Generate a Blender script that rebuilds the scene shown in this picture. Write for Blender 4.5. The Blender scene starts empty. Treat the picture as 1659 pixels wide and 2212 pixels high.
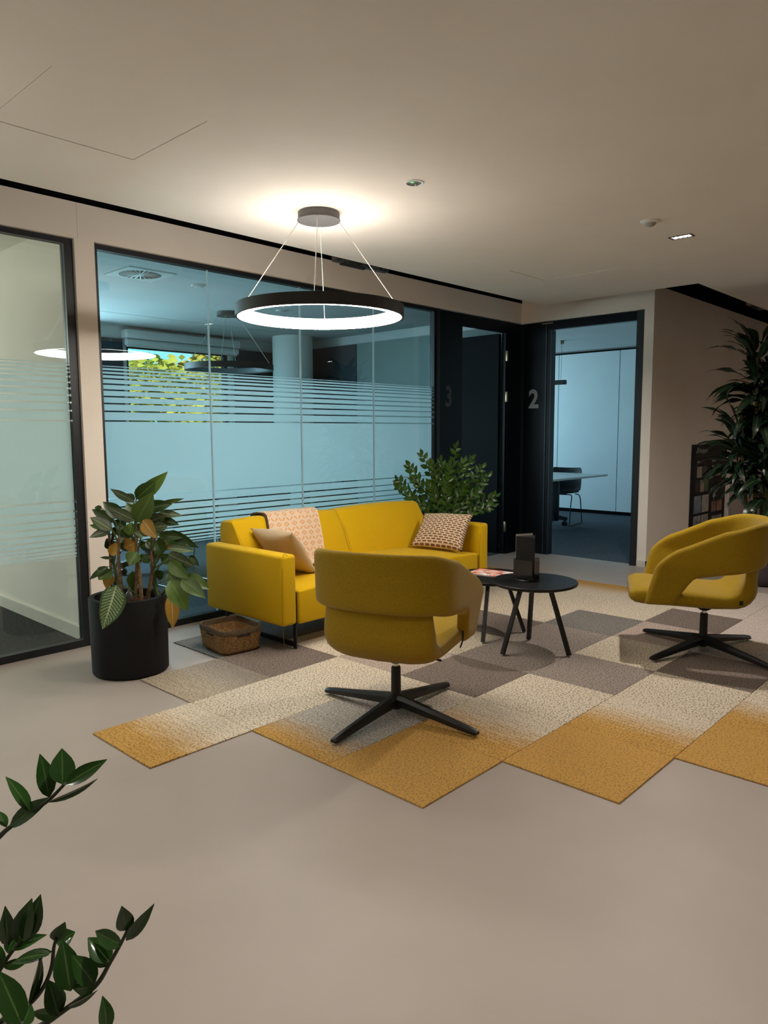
import bpy, bmesh, math, random
from mathutils import Vector, Matrix
random.seed(7)
PI = math.pi
C = bpy.context.scene.collection
SC = bpy.context.scene

def lin(h):
    h = h.lstrip('#'); o = []
    for i in (0, 2, 4):
        c = int(h[i:i+2], 16) / 255
        o.append(c / 12.92 if c <= .04045 else ((c + .055) / 1.055) ** 2.4)
    return (*o, 1)

# ---------------------------------------------------------------- camera
F_PX, PITCH, ROLL, YAW, HC = 1573.4, .1093, -.0052, .8178, 1.3324
fw = Vector((math.sin(YAW)*math.cos(PITCH), math.cos(YAW)*math.cos(PITCH), -math.sin(PITCH)))
r0 = Vector((math.cos(YAW), -math.sin(YAW), 0)); u0 = r0.cross(fw)
rt = r0*math.cos(ROLL) + u0*math.sin(ROLL); up = -r0*math.sin(ROLL) + u0*math.cos(ROLL)
cam = bpy.data.cameras.new('camera'); cam_o = bpy.data.objects.new('camera', cam); C.objects.link(cam_o)
m = Matrix((rt, up, -fw)).transposed().to_4x4(); m.translation = (0, 0, HC); cam_o.matrix_world = m
cam.sensor_fit = 'HORIZONTAL'; cam.sensor_width = 36; cam.lens = F_PX/1659*36; cam.clip_start = .05
SC.camera = cam_o

# ---------------------------------------------------------------- world, sun, added fill lights, exposure
SC.view_settings.view_transform = 'Standard'; SC.view_settings.look = 'None'
SC.view_settings.exposure = 0.0; SC.view_settings.gamma = 1; SC.view_settings.use_curve_mapping = False
W = bpy.data.worlds.new('sky'); SC.world = W; W.use_nodes = True
W.node_tree.nodes['Background'].inputs[0].default_value = (.22, .56, .82, 1)
W.node_tree.nodes['Background'].inputs[1].default_value = 2.4
def light(name, kind, loc, energy, color, rot=None, to=None, **kw):
    l = bpy.data.lights.new(name, kind); l.energy = energy; l.color = color
    for k, v in kw.items(): setattr(l, k, v)
    o = bpy.data.objects.new(name, l); C.objects.link(o); o.location = loc
    if to is not None: o.rotation_euler = (Vector(to) - Vector(loc)).to_track_quat('-Z', 'Y').to_euler()
    if rot: o.rotation_euler = rot
    return o
light('sun', 'SUN', (0, -10, 12), 7, (1, .93, .80), to=(3.2, 6, 2.5), angle=.01)
DAY_FILL = (.56, .84, 1.0)
light('fill_meeting_room', 'AREA', (3.1, 8.62, 1.6), 185, DAY_FILL, to=(3.3, 5.2, 0.0), shape='RECTANGLE', size=1.5, size_y=1.7)  # added area lamp behind an unseen extra window, standing in for daylight
light('fill_second_room', 'AREA', (8.9, 8.62, 1.6), 130, DAY_FILL, to=(8.9, 0, 1.3), shape='RECTANGLE', size=2.6, size_y=1.7)  # added likewise, out of view, to brighten the room behind the doorway
light('fill_first_room', 'AREA', (0.2, 8.62, 1.6), 175, (1, .93, .80), to=(.2, 0, 1.3), shape='RECTANGLE', size=2.4, size_y=1.7)  # added warm fill for the left room, behind another unseen opening
WARM = (1, .925, .85)
SC.cycles.max_bounces = 8; SC.cycles.diffuse_bounces = 5; SC.cycles.transparent_max_bounces = 16
SC.cycles.sample_clamp_indirect = 6; SC.cycles.caustics_reflective = False; SC.cycles.caustics_refractive = False
SC.cycles.use_denoising = True

# ---------------------------------------------------------------- helpers
def link(name, data, mt=None, parent=None, smooth=False):
    o = bpy.data.objects.new(name, data); C.objects.link(o)
    if mt is not None:
        data.materials.clear()
        for x in (mt if isinstance(mt, (list, tuple)) else [mt]): data.materials.append(x)
    if parent is not None: o.parent = parent
    if smooth:
        for p in data.polygons: p.use_smooth = True
    return o
def mesh(bm, name='m', smooth=False, angle=None):
    me = bpy.data.meshes.new(name); bmesh.ops.recalc_face_normals(bm, faces=bm.faces); bm.to_mesh(me); bm.free()
    if smooth:
        for p in me.polygons: p.use_smooth = True
        if angle is not None: me.set_sharp_from_angle(angle=math.radians(angle))
    return me
def box(bm, x0, x1, y0, y1, z0, z1, bevel=0, seg=2):
    g = bmesh.ops.create_cube(bm, size=1)
    for v in g['verts']:
        v.co = Vector((x0 + (v.co.x+.5)*(x1-x0), y0 + (v.co.y+.5)*(y1-y0), z0 + (v.co.z+.5)*(z1-z0)))
    if bevel:
        es = list({e for v in g['verts'] for e in v.link_edges})
        bmesh.ops.bevel(bm, geom=es, offset=bevel, segments=seg, profile=.5, affect='EDGES')
def B(*bs, bevel=0, seg=2):
    bm = bmesh.new()
    for b in bs: box(bm, *b, bevel=bevel, seg=seg)
    return mesh(bm, smooth=bevel > 0, angle=40)
def rings(bm, rs, cap=True, closed=True):
    """rs: list of rings (lists of points); bridge them"""
    vs = [[bm.verts.new(p) for p in r] for r in rs]
    n = len(vs[0])
    for a, b in zip(vs, vs[1:]):
        for i in range(n if closed else n-1):
            j = (i+1) % n
            bm.faces.new((a[i], a[j], b[j], b[i]))
    if cap:
        bm.faces.new(list(reversed(vs[0]))); bm.faces.new(vs[-1])
    return vs
def lathe(prof, n=32, cx=0, cy=0, cap=False, bm=None):
    own = bm is None
    if own: bm = bmesh.new()
    rs = [[(cx + r*math.cos(2*PI*i/n), cy + r*math.sin(2*PI*i/n), z) for i in range(n)] for r, z in prof]
    rings(bm, rs, cap=cap)
    return bm
def frame(d):
    d = d.normalized(); a = Vector((0, 0, 1)) if abs(d.z) < .95 else Vector((1, 0, 0))
    s = d.cross(a).normalized(); return s, s.cross(d).normalized()
def tube(bm, pts, rad, n=8, rads=None):
    pts = [Vector(p) for p in pts]; rs = []
    for i, p in enumerate(pts):
        d = (pts[min(i+1, len(pts)-1)] - pts[max(i-1, 0)])
        s, t = frame(d) if i == 0 else (None, None)
        if i == 0: ps, pt = s, t
        else:
            dn = d.normalized(); ps = (ps - dn*ps.dot(dn)).normalized(); pt = ps.cross(dn)
        r = rads[i] if rads else rad
        rs.append([p + ps*r*math.cos(2*PI*k/n) + pt*r*math.sin(2*PI*k/n) for k in range(n)])
    rings(bm, rs)
def T(pts, rad, n=8, rads=None):
    bm = bmesh.new(); tube(bm, pts, rad, n, rads); return mesh(bm, smooth=True, angle=50)
def bar(bm, a, b, w, h=None):
    """square bar from a to b"""
    a, b = Vector(a), Vector(b); s, t = frame(b - a); h = h or w
    r = lambda p: [p + s*w/2*x + t*h/2*y for x, y in ((-1,-1),(1,-1),(1,1),(-1,1))]
    rings(bm, [r(a), r(b)])
def bez(ps, n=10):
    """smooth polyline through points (Catmull-Rom)"""
    ps = [Vector(p) for p in ps]; out = []
    for i in range(len(ps)-1):
        a, b, c, d = ps[max(i-1,0)], ps[i], ps[i+1], ps[min(i+2, len(ps)-1)]
        for k in range(n):
            t = k/n
            out.append(.5*((2*b) + (c-a)*t + (2*a-5*b+4*c-d)*t*t + (3*b-a-3*c+d)*t**3))
    return out + [ps[-1]]
def cuts(bm, axis, vals):
    no = Vector((0,0,0)); no[axis] = 1
    for v in vals:
        co = Vector((0,0,0)); co[axis] = v
        bmesh.ops.bisect_plane(bm, geom=bm.verts[:]+bm.edges[:]+bm.faces[:], plane_co=co, plane_no=no)
def thing(name, label, cat, loc=(0,0,0), rz=0, group=None):
    o = bpy.data.objects.new(name, None); C.objects.link(o); o.empty_display_size = .1
    o.location = loc; o.rotation_euler = (0, 0, rz); return tag(o, label, cat, group)
def tag(o, label, cat, group=None):
    o['label'] = label; o['category'] = cat
    if group: o['group'] = group
    return o
def struct(name, me, mt, parent=None):
    o = link(name, me, mt, parent)
    if parent is None: o['kind'] = 'structure'
    return o
def sroot(name, loc=(0,0,0)):
    o = bpy.data.objects.new(name, None); C.objects.link(o); o.location = loc; o['kind'] = 'structure'; return o
def copy_tree(o, parent=None):
    c = o.copy(); C.objects.link(c)
    if parent is not None: c.parent = parent
    for ch in list(o.children): copy_tree(ch, c)
    return c
def text(s, size, depth=.001, align='LEFT', bold=0):
    cu = bpy.data.curves.new('t', 'FONT'); cu.body = s; cu.size = size; cu.extrude = depth; cu.align_x = align; cu.offset = bold
    cu.resolution_u = 3
    o = bpy.data.objects.new('t', cu); C.objects.link(o)
    me = bpy.data.meshes.new_from_object(o.evaluated_get(bpy.context.evaluated_depsgraph_get()))
    bpy.data.objects.remove(o); return me
def xform(me, M): me.transform(M); return me

# ---------------------------------------------------------------- materials
def mat(name, color, rough=.6, metal=0, spec=.5, noise=None, bump=None, sheen=0, emit=None, var=None):
    """noise=(scale, dark colour, amount); bump=(scale, strength)"""
    mt = bpy.data.materials.new(name); mt.use_nodes = True; nt = mt.node_tree; N = nt.nodes; L = nt.links
    p = N['Principled BSDF']; c = lin(color) if isinstance(color, str) else color
    p.inputs['Base Color'].default_value = c; p.inputs['Roughness'].default_value = rough
    p.inputs['Metallic'].default_value = metal; p.inputs['Specular IOR Level'].default_value = spec
    if sheen: p.inputs['Sheen Weight'].default_value = sheen; p.inputs['Sheen Roughness'].default_value = .4
    tc = N.new('ShaderNodeTexCoord')
    if noise:
        n = N.new('ShaderNodeTexNoise'); n.inputs['Scale'].default_value = noise[0]; n.inputs['Detail'].default_value = 4
        L.new(tc.outputs['Object'], n.inputs['Vector'])
        cr = N.new('ShaderNodeValToRGB'); cr.color_ramp.elements[0].position = .35; cr.color_ramp.elements[1].position = .65
        d = lin(noise[1]); k = noise[2]
        cr.color_ramp.elements[0].color = tuple(c[i]*(1-k)+d[i]*k for i in range(3)) + (1,)
        cr.color_ramp.elements[1].color = c
        L.new(n.outputs['Fac'], cr.inputs['Fac']); L.new(cr.outputs['Color'], p.inputs['Base Color'])
    if bump:
        n2 = N.new('ShaderNodeTexNoise'); n2.inputs['Scale'].default_value = bump[0]; n2.inputs['Detail'].default_value = 3
        L.new(tc.outputs['Object'], n2.inputs['Vector'])
        b = N.new('ShaderNodeBump'); b.inputs['Strength'].default_value = bump[1]; b.inputs['Distance'].default_value = .01
        L.new(n2.outputs['Fac'], b.inputs['Height']); L.new(b.outputs['Normal'], p.inputs['Normal'])
    if emit:
        p.inputs['Emission Color'].default_value = (*emit[0], 1); p.inputs['Emission Strength'].default_value = emit[1]
    return mt
M = {}
M['wall'] = mat('wall_paint', '#f2e7da', .85, noise=(3, '#eaddcf', .4), bump=(60, .04))
M['ceil'] = mat('ceiling_paint', '#e3d9cf', .9, noise=(2, '#dacfc3', .4), bump=(90, .03))
M['rwall'] = mat('room_wall', '#c9cfd0', .85, noise=(3, '#bcc3c5', .4))
M['rceil'] = mat('room_ceiling', '#b9bfc0', .9, noise=(2, '#adb4b6', .4))
M['pillar'] = mat('pillar_paint', '#e4e9e8', .8, noise=(3, '#d9dfde', .4))
M['black'] = mat('plenum_black', '#0d0d0f', .95, spec=.1, noise=(5, '#060607', .6))
M['floor'] = mat('resin_floor', '#aba097', .46, spec=.32, noise=(1.6, '#9b9188', .45), bump=(120, .015))
M['rcarpet'] = mat('room_carpet', '#596169', .95, spec=.1, noise=(60, '#323940', .8), bump=(140, .5))
M['rcarpet2'] = mat('room_carpet_brown', '#474341', .95, spec=.1, noise=(60, '#262322', .8), bump=(140, .5))
M['frame'] = mat('frame_black', '#15171c', .45, noise=(8, '#101216', .5))
M['navy'] = mat('door_navy', '#0b0f16', .38, spec=.18, noise=(4, '#080b10', .5))
M['navy2'] = mat('door_leaf_navy', '#080b0e', .6, spec=.1, noise=(4, '#06090b', .5))
M['bluepanel'] = mat('blue_panel', '#27323a', .6, noise=(3, '#202a31', .5))
M['greypanel'] = mat('grey_panel', '#7c8f8e', .6, noise=(3, '#718483', .5))
M['whitepanel'] = mat('white_panel', '#cfdade', .45, noise=(2, '#c5d1d6', .5))
M['white'] = mat('white_plastic', '#d9d8d4', .5, noise=(10, '#cfcdc8', .4))
M['white_base'] = mat('white_skirting', '#d4cdc3', .5, noise=(6, '#c9c1b6', .4))
M['metal_black'] = mat('black_powdercoat', '#0b0b0c', .42, spec=.5, noise=(40, '#080809', .5))
M['lamp_black'] = mat('lamp_black', '#1d1b1a', .55, noise=(20, '#171514', .5))
M['canopy'] = mat('canopy_grey', '#4b4846', .55, noise=(20, '#434040', .5))
M['chrome'] = mat('chrome', '#cfd2d4', .18, metal=1, noise=(10, '#b9bcbe', .4))
M['zinc'] = mat('zinc', '#8d8a82', .45, metal=.8, noise=(30, '#4a4741', .8))
M['brass'] = mat('brass_hinge', '#b59a78', .35, metal=.9, noise=(20, '#9a8163', .5))
M['wire'] = mat('wire', '#c8c2b6', .35, metal=.6, noise=(20, '#b0aa9e', .4))
M['tabletop'] = mat('black_tabletop', '#121214', .42, spec=.3, noise=(30, '#0e0e10', .5))
M['pot_black'] = mat('planter_black', '#131315', .75, spec=.3, noise=(6, '#0f0f11', .6), bump=(80, .1))
M['pot_mauve'] = mat('planter_mauve', '#4d4447', .8, spec=.3, noise=(6, '#443b3e', .6), bump=(80, .1))
M['soil'] = mat('soil', '#2d1d14', .95, spec=.1, noise=(60, '#5a3522', .9), bump=(70, 1))
M['sofa'] = mat('sofa_yellow', '#d2a800', .8, spec=.2, sheen=.12, noise=(300, '#c39b00', .6), bump=(500, .15))
M['seam'] = mat('seam_thread', '#7a5a05', .9, noise=(50, '#6a4d04', .5))
M['chair'] = mat('chair_mustard', '#a8881a', .92, spec=.15, sheen=.25, noise=(260, '#806812', .75), bump=(420, .3))
M['room_chair'] = mat('room_chair_navy', '#141d26', .5, noise=(20, '#10171f', .5))
M['table_white'] = mat('meeting_tabletop', '#c3cbcb', .3, noise=(5, '#b7c0c0', .4))
M['basket'] = mat('seagrass', '#a98559', .9, spec=.1, noise=(90, '#705234', .8), bump=(120, .8))
M['basket_rim'] = mat('seagrass_rim', '#7c6850', .9, spec=.1, noise=(140, '#3d3026', .8), bump=(160, .8))
M['satin'] = mat('satin_beige', '#c4a982', .45, spec=.4, sheen=.2, noise=(6, '#b39873', .5), bump=(9, .25))
M['bark'] = mat('cane', '#7d6240', .85, noise=(40, '#4b3821', .8), bump=(60, .6))
M['cane_green'] = mat('cane_green', '#4d4a1c', .7, noise=(30, '#38360f', .7))
M['stalk'] = mat('stalk_green', '#4b5a22', .6, noise=(20, '#37451a', .6))
M['stalk_dark'] = mat('stalk_dark', '#2e3620', .55, noise=(20, '#21281a', .6))
M['acrylic_edge'] = mat('acrylic_edge', '#8d8a80', .2, noise=(10, '#7d7a70', .4))
M['grass'] = mat('lawn', '#5d7a35', .95, noise=(2, '#43602a', .8))
M['trunk'] = mat('tree_bark', '#4a3c2e', .95, noise=(8, '#33291f', .8))
M['grille'] = mat('diffuser_white', '#cdd6d8', .5, noise=(8, '#c0cacd', .4))
M['dark'] = mat('dark_void', '#22282b', .9, noise=(8, '#1b2023', .4))
M['num3'] = mat('numeral_grey', '#3d444c', .6, noise=(8, '#373d45', .4))
M['num2'] = mat('numeral_pale', '#9fabb0', .6, noise=(8, '#95a1a8', .4))
M['blind'] = mat('blind_fabric', '#d3dada', .8, noise=(30, '#c6cece', .4))
LAMP_ON = mat('lamp_diffuser_lit', '#ffffff', .6, emit=((1, .935, .845), 52)); LAMP_TOP = mat('lamp_top_diffuser_lit', '#ffffff', .6, emit=((1, .935, .845), 4))
LAMP_OFF = mat('lamp_diffuser_unlit', '#646d73', .5, noise=(6, '#5b646a', .4))
LAMP_FILL = mat('fill_lamp_diffuser_dimmed', '#ffffff', .6, emit=((1, .935, .845), 26))  # glow of the added ring lamp on the left
LED = mat('led', '#ffffff', .5, emit=((1, .95, .88), 14))
GREEN = mat('exit_green', '#7fd68a', .5, emit=((.2, .8, .3), .35))

def glass_mat(name, tint, refl=.06):
    mt = bpy.data.materials.new(name); mt.use_nodes = True; nt = mt.node_tree; N = nt.nodes; L = nt.links
    N.remove(N['Principled BSDF'])
    tr = N.new('ShaderNodeBsdfTransparent'); tr.inputs[0].default_value = (*tint, 1)
    gl = N.new('ShaderNodeBsdfGlossy'); gl.inputs['Roughness'].default_value = 0.0
    # Schlick reflectance, the same from both sides of the pane
    fr = N.new('ShaderNodeLayerWeight'); fr.inputs['Blend'].default_value = .5
    pw = N.new('ShaderNodeMath'); pw.operation = 'POWER'; pw.inputs[1].default_value = 5; L.new(fr.outputs['Facing'], pw.inputs[0])
    ma = N.new('ShaderNodeMath'); ma.operation = 'MULTIPLY_ADD'; ma.inputs[1].default_value = .96*refl; ma.inputs[2].default_value = .04*refl; ma.use_clamp = True
    mx = N.new('ShaderNodeMixShader')
    L.new(pw.outputs[0], ma.inputs[0]); L.new(ma.outputs[0], mx.inputs[0]); L.new(tr.outputs[0], mx.inputs[1]); L.new(gl.outputs[0], mx.inputs[2])
    L.new(mx.outputs[0], N['Material Output'].inputs[0]); return mt
M['glass'] = glass_mat('partition_glass', (.86, .94, .94), 1.3)
M['glass_clear'] = glass_mat('clear_glass', (.95, .97, .96), 1.2)
M['smoke_acrylic'] = glass_mat('smoke_acrylic', (.62, .60, .56), 1.5)
def frost():
    mt = bpy.data.materials.new('frost_film'); mt.use_nodes = True; nt = mt.node_tree; N = nt.nodes; L = nt.links
    N.remove(N['Principled BSDF'])
    t = N.new('ShaderNodeBsdfTranslucent'); d = N.new('ShaderNodeBsdfDiffuse')
    tc = N.new('ShaderNodeTexCoord'); no = N.new('ShaderNodeTexNoise'); no.inputs['Scale'].default_value = 4
    cr = N.new('ShaderNodeValToRGB'); cr.color_ramp.elements[0].color = (.82, .87, .885, 1); cr.color_ramp.elements[1].color = (.87, .92, .935, 1)
    L.new(tc.outputs['Object'], no.inputs[0]); L.new(no.outputs[0], cr.inputs[0]); L.new(cr.outputs[0], t.inputs[0])
    d.inputs[0].default_value = (.75, .78, .78, 1)
    mx = N.new('ShaderNodeMixShader'); mx.inputs[0].default_value = .30
    L.new(t.outputs[0], mx.inputs[1]); L.new(d.outputs[0], mx.inputs[2])
    L.new(mx.outputs[0], N['Material Output'].inputs[0]); return mt
M['frost'] = frost()

def leaf_mat(name, base, vein=None, rough=.35, k=1.0, back=None):
    """leaf with a midrib and (optionally) feathered pale side veins drawn from its UV"""
    mt = bpy.data.materials.new(name); mt.use_nodes = True; nt = mt.node_tree; N = nt.nodes; L = nt.links
    p = N['Principled BSDF']; p.inputs['Roughness'].default_value = rough
    uv = N.new('ShaderNodeUVMap'); sp = N.new('ShaderNodeSeparateXYZ'); L.new(uv.outputs[0], sp.inputs[0])
    def mth(op, a, b=None):
        n = N.new('ShaderNodeMath'); n.operation = op
        for i, x in enumerate((a, b)):
            if x is None: continue
            if isinstance(x, (int, float)): n.inputs[i].default_value = x
            else: L.new(x, n.inputs[i])
        return n.outputs[0]
    au = mth('ABSOLUTE', mth('SUBTRACT', sp.outputs[0], .5))
    rib = mth('LESS_THAN', au, .035)
    oi = N.new('ShaderNodeObjectInfo')
    hs = N.new('ShaderNodeHueSaturation'); hs.inputs['Color'].default_value = lin(base)
    L.new(mth('ADD', mth('MULTIPLY', oi.outputs['Random'], .6), .72), hs.inputs['Value'])
    col = hs.outputs[0]
    def mixc(f, a, b):
        mx = N.new('ShaderNodeMix'); mx.data_type = 'RGBA'; L.new(f, mx.inputs[0])
        for i, x in ((6, a), (7, b)):
            if isinstance(x, tuple): mx.inputs[i].default_value = x
            else: L.new(x, mx.inputs[i])
        return mx.outputs[2]
    if vein:
        ph = mth('ADD', mth('MULTIPLY', sp.outputs[1], 88), mth('MULTIPLY', au, -36))
        nz = N.new('ShaderNodeTexNoise'); nz.inputs['Scale'].default_value = 9; L.new(uv.outputs[0], nz.inputs['Vector'])
        s = mth('SINE', mth('ADD', ph, mth('MULTIPLY', nz.outputs[0], 4)))
        f = mth('MULTIPLY', mth('GREATER_THAN', s, .25), mth('LESS_THAN', au, .40))
        col = mixc(mth('MULTIPLY', f, .5*k), col, lin(vein))
        col = mixc(mth('MULTIPLY', rib, .7), col, lin(vein))
    else:
        col = mixc(mth('MULTIPLY', rib, .35), col, lin('#7c9a55'))
    L.new(col, p.inputs['Base Color']); return mt
M['leaf_dark'] = leaf_mat('leaf_dark_green', '#2c4514', rough=.42)
M['leaf_mid'] = leaf_mat('leaf_mid_green', '#4a6420', rough=.45)
M['leaf_stripe'] = leaf_mat('leaf_striped', '#2c4420', '#a9b891', rough=.4)
M['leaf_yellow'] = leaf_mat('leaf_yellow', '#b08425', '#d6b96a', rough=.5, k=.6)
M['leaf_zz'] = leaf_mat('leaf_zz', '#31501a', rough=.25)
M['leaf_zzd'] = leaf_mat('leaf_zz_near', '#274a1c', rough=.16)
M['leaf_drac'] = leaf_mat('leaf_dracaena', '#16281a', rough=.3)

# ---------------------------------------------------------------- structure: main room
YA, XB, YC, ZC = 4.41, 6.90, 2.95, 2.535          # glass wall, door wall, side wall, ceiling raft
GA = .63                                           # open gap round the ceiling raft
struct('floor', B((-3.2, 13.2, -4.2, 4.47, -.1, 0)), M['floor'])
struct('floor.001', B((-3.2, 2.08, 4.47, 8.5, -.1, 0.002)), M['rcarpet2'])
struct('floor.002', B((2.08, 6.98, 4.47, 8.5, -.1, 0.002)), M['rcarpet'])
struct('floor.003', B((6.98, 11, 3.0, 8.5, -.1, 0.002)), M['rcarpet'])
def slab(x0, x1, y0, y1, z0, z1, holes):
    """flat slab built as cells so that the holes are real openings"""
    xs = sorted({x0, x1, *[v for h in holes for v in h[:2]]}); ys = sorted({y0, y1, *[v for h in holes for v in h[2:]]})
    bm = bmesh.new()
    for a, b in zip(xs, xs[1:]):
        for c, d in zip(ys, ys[1:]):
            if any(h[0]-1e-6 <= a and b <= h[1]+1e-6 and h[2]-1e-6 <= c and d <= h[3]+1e-6 for h in holes): continue
            box(bm, a, b, c, d, z0, z1)
    bmesh.ops.remove_doubles(bm, verts=bm.verts, dist=1e-5)
    return bm
ceil = sroot('ceiling')
H1 = (1.112, 1.71, 2.53, 3.112); H2 = (4.763, 5.275, 2.535, 3.165)
bm = slab(-3.2, XB-GA, -4.2, YA-GA, ZC, ZC+.05, [H1, H2])
bm2 = mesh(bm); link('ceiling_board', bm2, M['ceil'], ceil)
link('ceiling_board', B((XB-GA+.0005, 13.2, -4.2, YC-GA, ZC, ZC+.05)), M['ceil'], ceil)
for h in (H1, H2):
    link('access_hatch', B((h[0]+.003, h[1]-.003, h[2]+.003, h[3]-.003, ZC+.0015, ZC+.03)), M['ceil'], ceil)
    link('hatch_recess', B((h[0]-.01, h[1]+.01, h[2]-.01, h[3]+.01, ZC+.052, ZC+.06)), M['black'], ceil)
struct('ceiling.001', B((-3.4, 13.4, -4.4, 9.2, 3.2, 3.35)), M['black'])
for n, b in (('ceiling.002', (-3.2, 2.03, 4.52, 8.4, 2.61, 2.66)), ('ceiling.003', (2.13, 6.95, 4.52, 7.5, 2.61, 2.66)),
             ('ceiling.004', (2.13, 6.95, 7.515, 8.4, 2.61, 2.66)), ('ceiling.005', (7.05, 10.95, 3.05, 8.4, 2.62, 2.67))):
    struct(n, B(b), M['ceil'] if n == 'ceiling.002' else M['rceil'])
# glass wall: frieze + posts (openings left for the glazing and door)
wa = sroot('wall_back')
ZW, ZO = 2.70, 2.49
link('frieze', B((-3.2, 2.04, YA, YA+.11, ZO, ZW), (2.04, XB+.1, YA, YA+.11, ZO, ZW)), M['wall'], wa)
link('post', B((2.018, 2.142, YA, YA+.11, 0, ZO)), M['wall'], wa)
link('upper_wall', B((-3.2, XB+.1, YA+.05, YA+.11, ZW, 3.2)), M['black'], wa)
link('wall_joint', B((2.041, 2.0418, YA-.0006, YA+.001, ZO, ZW)), M['dark'], wa)
struct('baseboard_back', B((2.018, 2.142, YA-.012, YA, 0, .075)), M['white_base'])
wb = sroot('wall_east')
YD0, YD1 = 3.045, 4.372
link('frieze', B((XB, XB+.1, YC, YA, ZO-.005, ZW+.04)), M['wall'], wb)
link('post', B((XB, XB+.1, YC, YD0, 0, ZO-.005)), M['wall'], wb)
link('upper_wall', B((XB+.05, XB+.1, YC+.05, YA, ZW+.04, 3.2)), M['black'], wb)
wc = sroot('wall_right')
link('wall_board', B((XB+.1, 13.2, YC, YC+.1, 0, ZW)), M['wall'], wc)
link('upper_wall', B((XB+.05, 13.2, YC+.05, YC+.1, ZW, 3.2)), M['black'], wc)
struct('baseboard_right', B((XB-.012, XB, YC-.012, YD0-.004, 0, .06), (XB-.012, 13.2, YC-.012, YC, 0, .06)), M['white_base'])
struct('wall_left', B((-3.3, -3.2, -4.2, 8.5, 0, 3.2)), M['wall'])
struct('wall_front', B((-3.3, 13.3, -4.3, -4.2, 0, 3.2)), M['wall'])
struct('wall_far_right', B((13.2, 13.3, -4.2, 3.05, 0, 3.2)), M['wall'])
# partitions of the meeting rooms
struct('wall_partition_west', B((2.03, 2.13, YA+.11, 8.4, 0, 2.7)), [M['ceil']])
struct('baseboard_west', B((2.012, 2.03, YA+.115, 8.4, 0, .085)), M['white_base'])
wp = sroot('wall_partition_east')
link('partition_core', B((6.98, 7.05, YA+.11, 8.4, 0, 2.7)), M['rwall'], wp)
for y0, y1, k in ((4.53, 5.64, 'greypanel'), (5.70, 6.994, 'greypanel'), (7.006, 8.39, 'bluepanel')):
    link('wall_panel', B((6.95, 6.98, y0, y1, .04, 2.497)), M[k], wp)
def pierced(name, y0, y1, x0, x1, z1, holes, mt):
    bm = slab(x0, x1, 0, z1, 0, 1, holes)
    for v in bm.verts: v.co = Vector((v.co.x, y0 + v.co.z*(y1-y0), v.co.y))
    return struct(name, mesh(bm), mt)
WIN3 = (4.42, 5.92, .95, 2.43); ADDED_WIN4 = (2.35, 3.9, .8, 2.43); ADDED_WIN2 = (7.5, 10.3, .8, 2.43); ADDED_WIN1 = (-1.1, 1.5, .8, 2.43)  # first opening is seen; the rest are added out of view for fill light
pierced('wall_north', 8.4, 8.55, 2.13, 7.0, 3.2, [WIN3, ADDED_WIN4], [M['rwall']])
pierced('wall_north_east', 8.4, 8.55, 7.0, 11.0, 3.2, [ADDED_WIN2], [M['rwall']])
pierced('wall_north_west', 8.4, 8.55, -3.2, 2.13, 3.2, [ADDED_WIN1], [M['rwall']])
link('wall_panel', B((4.02, 4.36, 8.37, 8.4, .04, 2.46)), M['bluepanel'], bpy.data.objects['wall_north'])
link('wall_panel', B((5.98, 6.94, 8.37, 8.4, .04, 2.46)), M['bluepanel'], bpy.data.objects['wall_north'])
bw = sroot('wall_east_far')
link('partition_core', B((10.95, 11.05, 3.0, 8.4, 0, 2.7)), M['rwall'], bw)
for k in range(5):
    link('wall_panel', B((10.90, 10.95, 3.063+1.06*k, 3.063+1.06*(k+1)-.012, .06, 2.575)), M['whitepanel'], bw)
link('shadow_gap', B((10.915, 10.95, 3.06, 8.39, 0, .06), (10.90, 10.95, 3.06, 8.39, 2.578, 2.60)), M['black'], bw)
struct('wall_partition_south', B((7.0, 11.0, 3.051, 3.12, 0, 2.7)), M['rwall'])
bm = lathe([(.27, 0), (.27, 2.61)], 48, 6.48, 7.75)
struct('pillar', mesh(bm, smooth=True), M['pillar'])

# glazing
def glazing(name, x0, x1, joints, fw_, left=True):
    w = sroot(name)
    z1 = ZO-.003; y0, y1 = YA+.02, YA+.075
    bm = bmesh.new(); box(bm, x0, x1, y0, y1, z1-.032, z1); link('frame_head', mesh(bm), M['frame'], w)
    link('frame_sill', B((x0, x1, y0, y1, 0, .045)), M['frame'], w)
    if left: link('frame_jamb', B((x0, x0+fw_, y0, y1, .045, z1-.032)), M['frame'], w)
    link('frame_jamb', B((x1-fw_, x1, y0, y1, .045, z1-.032)), M['frame'], w)
    xs = [x0+(fw_ if left else 0)] + joints + [x1-fw_]
    for a, b in zip(xs, xs[1:]):
        g = .004 if joints else 0
        link('pane', B((a+g, b-g, YA+.042, YA+.052, .045, z1-.032)), M['glass'], w)
    for j in joints: link('pane_joint', B((j-.004, j+.004, YA+.040, YA+.054, .045, z1-.032)), M['frost'], w)
    # frosted film: one full band and bands thinning upward and downward
    zs = [.0395, .0345, .0315, .0275, .0245, .0165, .0125, .0125, .0055]
    def film(za, zb): link('frost_film', B((x0+(fw_ if left else 0), x1-fw_, YA+.0535, YA+.0545, za, zb)), M['frost'], w)
    film(.922, 1.407)
    z = 1.407 + .009
    for s in ([.0515] + zs): film(z, z+s); z += s + .0095
    z = .922 - .009
    for s in ([.0515] + zs): film(z-s, z); z -= s + .0095
    return w
M['seal'] = mat('glass_joint', '#9fb4b6', .3, noise=(10, '#8fa5a8', .4))
glazing('window_1', -3.2, 2.013, [], .05)
glazing('window_2', 2.147, 5.452, [2.967, 3.803, 4.63], .02)
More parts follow.
